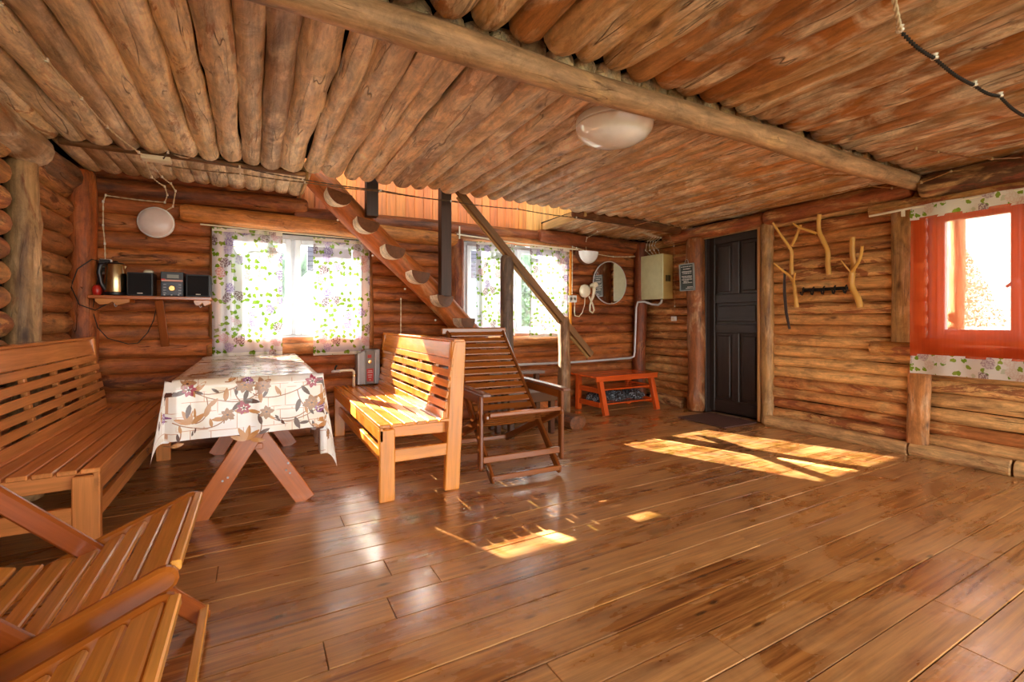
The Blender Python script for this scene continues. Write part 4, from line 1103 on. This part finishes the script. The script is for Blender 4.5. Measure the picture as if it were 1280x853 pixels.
MB().tube([(.63, 4.50, .615), (.632, 4.50, .64), (.645, 4.49, .665)], [.006, .007, .009], 8).build('tap_lever', M_blackm, tp, smooth=True)
MB().lathe([(.02, 0), (.02, .018), (.014, .02)], Matrix.Translation((.797, 4.50, .555)), 16).build('union_nut', M_steel, tp, smooth='auto')

# =================================================================== SHOE RACK (orange stool)
sr = thing('shoe_rack', 'bright orange slatted shoe rack with two shelves in the far corner', 'shoe rack', (3.9, 4.35, 0))
oc = lin('#d4561c')
X0, X1 = 3.36, 4.27
for k in range(5): board('top_slat', (X0-.03, 4.165+k*.098, .43), (X1+.02, 4.165+k*.098, .43), .086, .022, M_var, sr, color=oc)
board('front_apron', (X0-.02, 4.128, .41), (X1+.01, 4.128, .41), .02, .06, M_var, sr, color=oc)
for xx in (X0+.06, X1-.06):
    board('leg', (xx+(.03 if xx > 4 else .03), 4.09, 0), (xx-.0, 4.17, .42), .06, .055, M_var, sr, up=(0, 1, .2), color=oc)
    board('leg', (xx, 4.56, 0), (xx, 4.55, .42), .06, .055, M_var, sr, up=(0, 1, 0), color=oc)
    for zz in (.27, .11): board('side_rail', (xx, 4.14, zz), (xx, 4.55, zz), .03, .06, M_var, sr, color=oc)
for (zz, d0) in ((.275, 4.2), (.115, 4.17)):
    for k in range(3): board('shelf_slat', (X0+.05, d0+.03+k*.13, zz), (X1-.05, d0+.03+k*.13, zz), .12, .018, M_var, sr, color=lerp(oc, (0, 0, 0), .15))
M_bagm, NN, LL, PP = nt('plastic_bag'); PP.inputs['Base Color'].default_value = (*lin('#5a5f66'), 1); PP.inputs['Roughness'].default_value = .15; PP.inputs['Specular IOR Level'].default_value = .9
vv = NN.new('ShaderNodeTexCoord'); sN = noi(NN, LL, vv.outputs['Object'], (1, 1, 1), 30, 5, .7, 2); bump(NN, LL, PP, sN, 1, .03)
LL.new(mix(NN, LL, ramp(NN, LL, sN, [(.52, 0.), (.6, 1.)]), lin('#26282c'), lin('#b9bec6')), PP.inputs['Base Color'])
for k, (xx, w, lb_) in enumerate(((3.50, .10, 'dark crumpled plastic-wrapped bundle at the left of the shoe rack shelf'), (3.77, .15, 'brownish plastic-wrapped bundle in the middle of the shoe rack shelf'), (4.06, .13, 'glossy plastic-wrapped bundle at the right of the shoe rack shelf'))):
    bm = bmesh.new(); bmesh.ops.create_icosphere(bm, subdivisions=4, radius=1)
    for v in bm.verts:
        q = 1 + .28*noise.noise(v.co*2.3+Vector((k*9, 0, 0))) + .14*noise.noise(v.co*6+Vector((k*5, 3, 0)))
        v.co = Vector((v.co.x*w*q, v.co.y*.14*q, max(v.co.z*.062*q, -.045)))
    me = bpy.data.meshes.new('wrapped_bundle'); bm.to_mesh(me); bm.free(); me.materials.append(M_bagm)
    o = bpy.data.objects.new('wrapped_bundle', me); link(o, None, Matrix.Translation((xx, 4.32, .17))); tag(o, lb_, 'bundle')

# =================================================================== BRANCH HOOKS, HOOK RAIL, STICK
def branch(label, paths, name='branch_coat_hook'):
    t = thing(name, label, 'coat hook', (4.56, paths[0][0][0], paths[0][0][1]), 0)
    for i, (pts, r0, r1) in enumerate([(p[:-1], p[-1][0], p[-1][1]) for p in paths]):
        P3 = []
        n = len(pts)
        for j, p in enumerate(pts):
            out = p[2] if len(p) > 2 else 0
            P3.append((4.575-out, p[0], p[1]))
        # smooth the path
        Q = []
        for j in range(n-1):
            for s in range(4):
                t_ = s/4; a = P3[max(j-1, 0)]; b_ = P3[j]; c_ = P3[j+1]; d_ = P3[min(j+2, n-1)]
                Q.append(tuple(.5*((2*b_[q])+(-a[q]+c_[q])*t_+(2*a[q]-5*b_[q]+4*c_[q]-d_[q])*t_*t_+(-a[q]+3*b_[q]-3*c_[q]+d_[q])*t_**3) for q in range(3)))
        Q.append(P3[-1])
        rr = [(r0+(r1-r0)*k/(len(Q)-1))*(1+.12*noise.noise(Vector((k*.7, i, p[0])))) for k in range(len(Q))]
        MB().tube(Q, rr, 10).build('stem' if i == 0 else 'prong', M_peel, t, smooth='auto')
    return t
branch('peeled forked branch hook nearest the door, upper one with long wall prong', [
    [(2.672, 1.52), (2.675, 1.62), (2.672, 1.74), (2.69, 1.80, .02), (2.74, 1.90, .05), (2.80, 2.04, .10), (.020, .011)],
    [(2.668, 1.80, .01), (2.62, 1.88, .02), (2.575, 1.985, .02), (.014, .013)]])
branch('peeled forked branch hook nearest the door, lower Y-shaped one', [
    [(2.625, 1.20), (2.635, 1.30), (2.65, 1.42), (2.67, 1.50, .03), (2.735, 1.57, .06), (2.79, 1.64, .10), (.021, .008)],
    [(2.645, 1.42, .01), (2.62, 1.47, .05), (2.585, 1.53, .09), (.011, .007)]])
branch('peeled curved branch hook with one long side prong above the black rail', [
    [(2.335, 1.49), (2.345, 1.60), (2.345, 1.70), (2.38, 1.80), (2.42, 1.90), (2.418, 2.0, .01), (2.405, 2.055, .02), (.022, .018)],
    [(2.43, 1.88, .02), (2.50, 1.92, .05), (2.56, 1.955, .08), (2.60, 2.0, .10), (.013, .009)]])
branch('peeled branch hook with three prongs beside the window post', [
    [(2.085, 1.185), (2.10, 1.26), (2.145, 1.36), (2.15, 1.46), (2.135, 1.56), (2.14, 1.66, .01), (2.14, 1.80, .01), (.026, .020)],
    [(2.14, 1.50, .02), (2.08, 1.56, .06), (2.04, 1.62, .09), (2.015, 1.70, .12), (.016, .012)],
    [(2.15, 1.50, .02), (2.175, 1.55, .05), (2.20, 1.60, .07), (.008, .006)]])
hr = thing('hook_rail', 'black iron rail with five coat hooks on the right log wall', 'coat rack', (4.58, 2.37, 1.36))
MB().box(4.562, 2.175, 1.345, 4.575, 2.565, 1.375).build('rail', M_blackm, hr, bevel=.003)
for k in range(5):
    yy = 2.55 - k*.092
    MB().tube([(4.56, yy, 1.385), (4.545, yy, 1.375), (4.548, yy, 1.335), (4.535, yy, 1.315), (4.515, yy, 1.32), (4.508, yy, 1.345)], .007, 8).build('hook', M_blackm, hr, smooth=True)
o = MB().tube([(4.54, 2.72, 1.57), (4.545, 2.725, 1.35), (4.54, 2.705, 1.15), (4.545, 2.675, .99)], [.011, .014, .014, .011], 8).build('dark_stick', plain('dark_leather', lin('#33201a'), .5), smooth='auto')
tag(o, 'long dark curved strap hanging by the door post below the branch hooks', 'strap')

# =================================================================== CABLES ON INSULATORS
def twisted(pts, name, label, mat=M_cable, r=.0045, ins=None, imat=M_porc, group=None, twist=.006, step=.02):
    t = thing(name, label, 'cable', pts[0])
    P = [Vector(p) for p in pts]; Q = []
    for a, b in zip(P, P[1:]):
        L = (b-a).length; n = max(2, int(L/step))
        for k in range(n):
            f = k/n; sag = Vector((0, 0, -.012*math.sin(math.pi*f)*min(1, L)))
            Q.append(a.lerp(b, f)+sag)
    Q.append(P[-1])
    m = MB()
    for s in (0, math.pi):
        rr = []
        for k, q in enumerate(Q):
            tn = (Q[min(k+1, len(Q)-1)]-Q[max(k-1, 0)]).normalized()
            u = Vector((0, 0, 1)) if abs(tn.z) < .9 else Vector((1, 0, 0)); a = tn.cross(u).normalized(); b = tn.cross(a)
            w = s + k*1.25
            rr.append(q + a*math.cos(w)*twist*.5 + b*math.sin(w)*twist*.5)
        m.tube(rr, r*.62, 5)
    m.build('twisted_wire', mat, t, smooth=True)
    for p in (ins if ins is not None else pts[1:-1]):
        MB().lathe([(.007, 0), (.0085, .005), (.005, .009), (.0085, .013), (.006, .018), (0, .019)], Matrix.Translation((p[0], p[1], p[2]-.008)), 10).build('insulator', imat, t, smooth='auto')
    return t
zc = 2.165
twisted([(-.775, 1.75, zc), (-.77, 2.252, zc), (-.76, 2.62, zc-.01), (-.75, 3.02, zc), (-.735, 3.40, zc), (-.66, 3.78, zc-.01), (-.60, 3.86, zc-.02)], 'ceiling_cable', 'pale twisted cable on insulators crossing the ceiling logs at upper left')
twisted([(-.55, 3.85, zc-.02), (-.50, 3.72, zc), (-.1, 3.76, zc-.02), (.307, 3.83, zc-.03), (.9, 3.88, zc-.02), (1.52, 3.90, zc-.03), (2.2, 3.90, zc-.02), (2.9, 3.90, zc-.03), (3.7, 3.92, zc-.02)], 'ceiling_cable', 'brown twisted cable pair running along the far edge of the ceiling logs', plain('brown_cable', lin('#5a4632'), .6))
twisted([(-.55, 3.88, 2.12), (-.1, 3.90, 2.135), (.33, 3.92, 2.14), (.9, 3.93, 2.15), (1.6, 3.93, 2.15)], 'ceiling_cable', 'second thinner brown cable below the first at the ceiling edge above the stairs', plain('tan_cable', lin('#7a6244'), .6))
jb = thing('junction_box', 'flat cream junction box on the ceiling edge above the round wall lamp', 'junction box', (-.585, 3.86, 2.15))
MB().box(-.66, 3.82, 2.135, -.50, 3.90, 2.165).build('housing', M_cream, jb, bevel=.004)
twisted([(-.62, 3.88, 2.14), (-.60, 4.2, 2.12), (-.585, 4.50, 2.15), (-.565, 4.57, 2.11), (-.586, 4.60, 1.99), (-.63, 4.60, 1.955)], 'lamp_cable', 'cable dropping from the junction box to the round wall lamp', r=.004)
twisted([(-.645, 3.88, 2.14), (-.66, 4.2, 2.11), (-.625, 4.50, 2.12), (-.622, 4.60, 2.08), (-.64, 4.61, 2.02), (-1.005, 4.61, 2.03), (-1.02, 4.61, 1.98), (-1.02, 4.61, 1.80), (-1.01, 4.61, 1.66), (-1.01, 4.62, 1.54)], 'socket_cable', 'cable led along the back wall down to the socket above the kettle', r=.004)
twisted([(1.75, .72, 2.20), (2.165, .852, 2.19), ], 'ceiling_chain', 'pale rope tied on the ceiling logs at upper right', r=.008, twist=.009, ins=[(2.165, .852, 2.19)])
ch = thing('ceiling_chain', 'black beaded chain cable sagging under the ceiling logs at upper right', 'chain', (2.2, .86, 2.19))
m = MB()
cp = [(2.165, .852, 2.19), (2.5, .864, 2.18), (2.95, .875, 2.18), (3.22, .86, 2.185), (3.6, .868, 2.17), (4.3, .86, 2.14)]
P = [Vector(p) for p in cp]
for a, b in zip(P, P[1:]):
    n = int((b-a).length/.022)
    for k in range(n):
        q = a.lerp(b, k/n)+Vector((0, 0, -.012*math.sin(math.pi*k/n)))
        q2 = a.lerp(b, (k+.85)/n)+Vector((0, 0, -.012*math.sin(math.pi*min(1, (k+.85)/n))))
        mid = (q+q2)/2; m.tube([q, mid, q2], [.003, .0085, .003], 6)
m.build('beads', M_cabled, ch, smooth='auto')
for p in cp[:-1]: MB().lathe([(.012, 0), (.015, .008), (.009, .014), (.014, .022), (0, .028)], Matrix.Translation((p[0], p[1], p[2]-.005)), 10).build('insulator', M_porc, ch, smooth='auto')
twisted([(4.6, 1.0, 2.17), (4.37, 1.205, 2.17), (3.9, 1.33, 2.175), (3.70, 1.372, 2.175), (3.72, 1.60, 2.17)], 'ceiling_cable', 'cable on insulators under the ceiling logs right of the beam', plain('rust_cable', lin('#8a5a34'), .6), imat=M_insul)
twisted([(4.60, 1.1, 2.16), (4.47, 1.45, 2.17), (4.46, 1.62, 2.13), (4.44, 1.80, 2.13), (4.31, 1.90, 2.155), (4.29, 2.23, 2.155), (4.25, 2.63, 2.155), (4.22, 3.35, 2.155), (4.2, 3.85, 2.15)], 'ceiling_cable', 'cable on insulators along the ceiling edge above the branch hooks', plain('ochre_cable', lin('#a8743c'), .6), imat=M_insul)
twisted([(3.88, 1.80, 2.15), (3.70, 1.93, 2.16), (3.70, 2.65, 2.16), (3.67, 3.24, 2.16), (3.7, 3.9, 2.13)], 'ceiling_cable', 'cable on insulators across the ceiling from the beam towards the corner', plain('ochre_cable_b', lin('#a8743c'), .6), imat=M_insul)
# bundle of wires to the electrical box
for k, lbk in enumerate(('leftmost', 'second', 'third', 'rightmost')):
    xx = 4.30+k*.045
    twisted([(xx-.45, 3.98, 2.09), (xx-.12, 4.10, 2.08), (xx-.02, 4.28, 2.06), (xx+.04, 4.36, 2.03), (xx+.08, 4.42-k*.03, 1.97), (4.48+k*.02, 4.42-k*.03, 1.91)], 'box_feed_wire', '%s of the four white wires dropping into the electrical box' % lbk, M_cable, .0035)
twisted([(4.30, 4.52, 1.90), (4.0, 4.60, 1.885), (3.72, 4.60, 1.905), (3.42, 4.60, 1.955), (3.36, 4.60, 1.965), (3.365, 4.61, 1.65), (3.37, 4.62, 1.39)], 'wall_cable', 'white cable from the corner past the wall lamp down to the socket beside the curtain', M_cable, .0045)
twisted([(3.55, 4.02, 2.12), (3.46, 4.25, 2.10), (3.50, 4.50, 2.07), (3.56, 4.60, 2.02), (3.58, 4.61, 1.93)], 'lamp_cable', 'cable dropping from the ceiling to the half-round wall lamp', M_cable, .004)
twisted([(4.38, 4.02, 2.10), (4.57, 4.13, 2.0), (4.585, 4.13, 1.25), (4.575, 4.13, 1.13)], 'switch_cable', 'brown cable running down the logs to the light switch', plain('brown_cable_b', lin('#b08050'), .6), .004)
twisted([(1.16, 4.22, 1.27), (1.16, 4.23, .95), (1.16, 4.23, .70)], 'pull_cord', 'thin pale cord hanging from the staircase log behind the bench', M_cable, .004, ins=[(1.16, 4.22, 1.27)])
o = MB().tube([(1.67, 4.55, 1.93), (1.665, 4.55, 1.25)], .009, 8).build('drop_cable', M_cable, smooth=True); tag(o, 'white cable hanging straight down beside the dark post by the second window', 'cable')
stc = thing('stair_rope_clips', 'row of small white clips along the underside of the staircase log', 'clips', (1.2, 4.18, 1.3))
for k in range(6):
    x = .62 + k*.29; z = 2.10-.98*(x-.457)
    MB().lathe([(.008, 0), (.010, .006), (.006, .012), (0, .014)], Matrix.Translation((x-.01, 4.20, z-.01)) @ Matrix.Rotation(R(90), 4, 'X'), 8).build('clip', M_porc, stc, smooth='auto')

# =================================================================== OUTSIDE
mg, NN, LL, PP = nt('meadow'); g = NN.new('ShaderNodeNewGeometry'); s = noi(NN, LL, g.outputs['Position'], (1, 1, 1), .8, 5, .6)
LL.new(mix(NN, LL, s, lin('#36402a'), lin('#5c6040')), PP.inputs['Base Color']); PP.inputs['Roughness'].default_value = .95
gnd = grid_mesh('ground', lambda u, v: (-40+80*u, -30+80*v, -.45 + (.3*noise.noise(Vector((u*9, v*9, 0))) if v > .55 else 0)), 24, 24, mg)
gnd['kind'] = 'structure'
mh, NN, LL, PP = nt('sky_screen_forest'); g = NN.new('ShaderNodeNewGeometry'); s = noi(NN, LL, g.outputs['Position'], (1, 1, .5), 1.2, 6, .7)
LL.new(ramp(NN, LL, s, [(.35, lin('#2c3c2c')), (.65, lin('#8a9a80'))]), PP.inputs['Base Color']); PP.inputs['Roughness'].default_value = .95
def hillf(u, v):
    a = R(58 + u*75); d = 27 + v*3 + 1.5*noise.noise(Vector((u*20, v*3, 0)))
    hgt = (6.0 + 1.6*noise.noise(Vector((u*14, 1, 0))) + 1.1*noise.noise(Vector((u*55, 2, 0))))
    return (d*math.cos(a), d*math.sin(a), -1 + hgt*v)
grid_mesh('added_forest_band', hillf, 200, 14, mh)['kind'] = 'structure'  # tree band added to hide the bright low sky and dim the back windows
hs = thing('neighbour_house', 'white neighbouring house with a dark upper floor seen through the first window', 'house', (3.6, 13, -.4))
MB().box(1.2, 13, -.5, 6.0, 17, 2.35).build('wall', plain('white_render', lin('#a9b0ba'), .7), hs)
for k in range(24): MB().box(1.15, 12.96, 2.35+k*.12, 6.05, 13.1, 2.46+k*.12).build('cladding_board', plain('dark_cladding', lin('#4e4858'), .6) if k == 0 else bpy.data.materials['dark_cladding'], hs)
for xx in (1.75, 2.9, 4.2):
    f = MB().box(xx, 12.93, .7, xx+.85, 13.0, 2.0).build('window', M_pvc, hs); MB().box(xx+.08, 12.90, .78, xx+.77, 12.95, 1.92).build('pane', plain('pane_dark', lin('#3a444c'), .1) if xx < 2 else bpy.data.materials['pane_dark'], f)
MB().prism([(12.7, 5.2), (17.3, 5.2), (15, 6.6)], 'x', 1.0, 6.2).build('roof', plain('roof_grey', lin('#6c6c74'), .7), hs)
ml, NN, LL, PP = nt('foliage'); v, oi = coords(NN, LL); s = noi(NN, LL, v, (1, 1, 1), 3, 4, .6)
LL.new(mix(NN, LL, s, lin('#3f5a3e'), lin('#7f9678')), PP.inputs['Base Color']); PP.inputs['Roughness'].default_value = .8
mlp, NN, LL, PP = nt('foliage_hazed'); v, oi = coords(NN, LL); s = noi(NN, LL, v, (1, 1, 1), 3, 4, .6)
LL.new(mix(NN, LL, s, lin('#8fa08a'), lin('#c9d2bd')), PP.inputs['Base Color']); PP.inputs['Roughness'].default_value = .8  # haze and glare put into the leaf colour
mt_, NN, LL, PP = nt('trunk'); PP.inputs['Base Color'].default_value = (*lin('#6a5648'), 1)
def tree(x, y, h, w, label, seed):
    t = thing('tree', label, 'tree', (x, y, -.45), 0, 'trees outside the windows')
    r_ = random.Random(seed)
    MB().tube([(x, y, -.5), (x+.05, y, h*.4), (x, y, h*.85)], [.14, .10, .04], 8).build('trunk', mt_, t, smooth=True)
    vs = []; fs = []
    for k in range(2600 if x < 20 else 7000):
        f = r_.random(); zz = h*.18 + f*h*.85; rad = w*(1-f)**.7*(.3+.7*r_.random()); a = r_.uniform(0, 6.283)
        c = Vector((x+rad*math.cos(a), y+rad*math.sin(a), zz)); s_ = r_.uniform(.07, .15) if x < 20 else r_.uniform(.04, .08)
        u = Vector((r_.uniform(-1, 1), r_.uniform(-1, 1), r_.uniform(-1, 1))).normalized()*s_; w_ = u.cross(Vector((r_.uniform(-1, 1), r_.uniform(-1, 1), r_.uniform(-1, 1)))).normalized()*s_*.6
        n = len(vs); vs += [c-u, c+w_, c+u, c-w_]; fs.append((n, n+1, n+2, n+3))
    b = MB(); b.v = [tuple(q) for q in vs]; b.f = fs
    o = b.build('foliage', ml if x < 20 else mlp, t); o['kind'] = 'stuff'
for k, (x, y, h, w, lb_) in enumerate(((8.2, 15.5, 4.2, 1.5, 'green tree outside, straight behind the gap in the second window curtains'), (12.4, 16.5, 5.0, 1.7, 'tree outside behind the right part of the second window'),
        (24, 8.0, 4.6, 1.8, 'haze-paled tree far outside the orange-curtained window, left side of its pane'), (26, 4.0, 5, 1.9, 'haze-paled tree far outside the orange-curtained window, right side of its pane'))): tree(x, y, h, w, lb_, k)
vp = thing('porch_post', 'pale log porch post and rail outside the orange-curtained window', 'porch', (5.7, 1.9, -.4))
log('post', (5.75, 1.83, -.45), (5.75, 1.83, 2.5), .07, M_post, vp, lin('#c9a070'), seed=.41)
log('rail', (5.75, -1.5, .85), (5.75, 3.2, .85), .05, M_post, vp, lin('#c9a070'), seed=.42)
log('eave_beam', (5.75, -1.5, 2.3), (5.75, 3.5, 2.3), .07, M_post, vp, lin('#c9a070'), seed=.43)
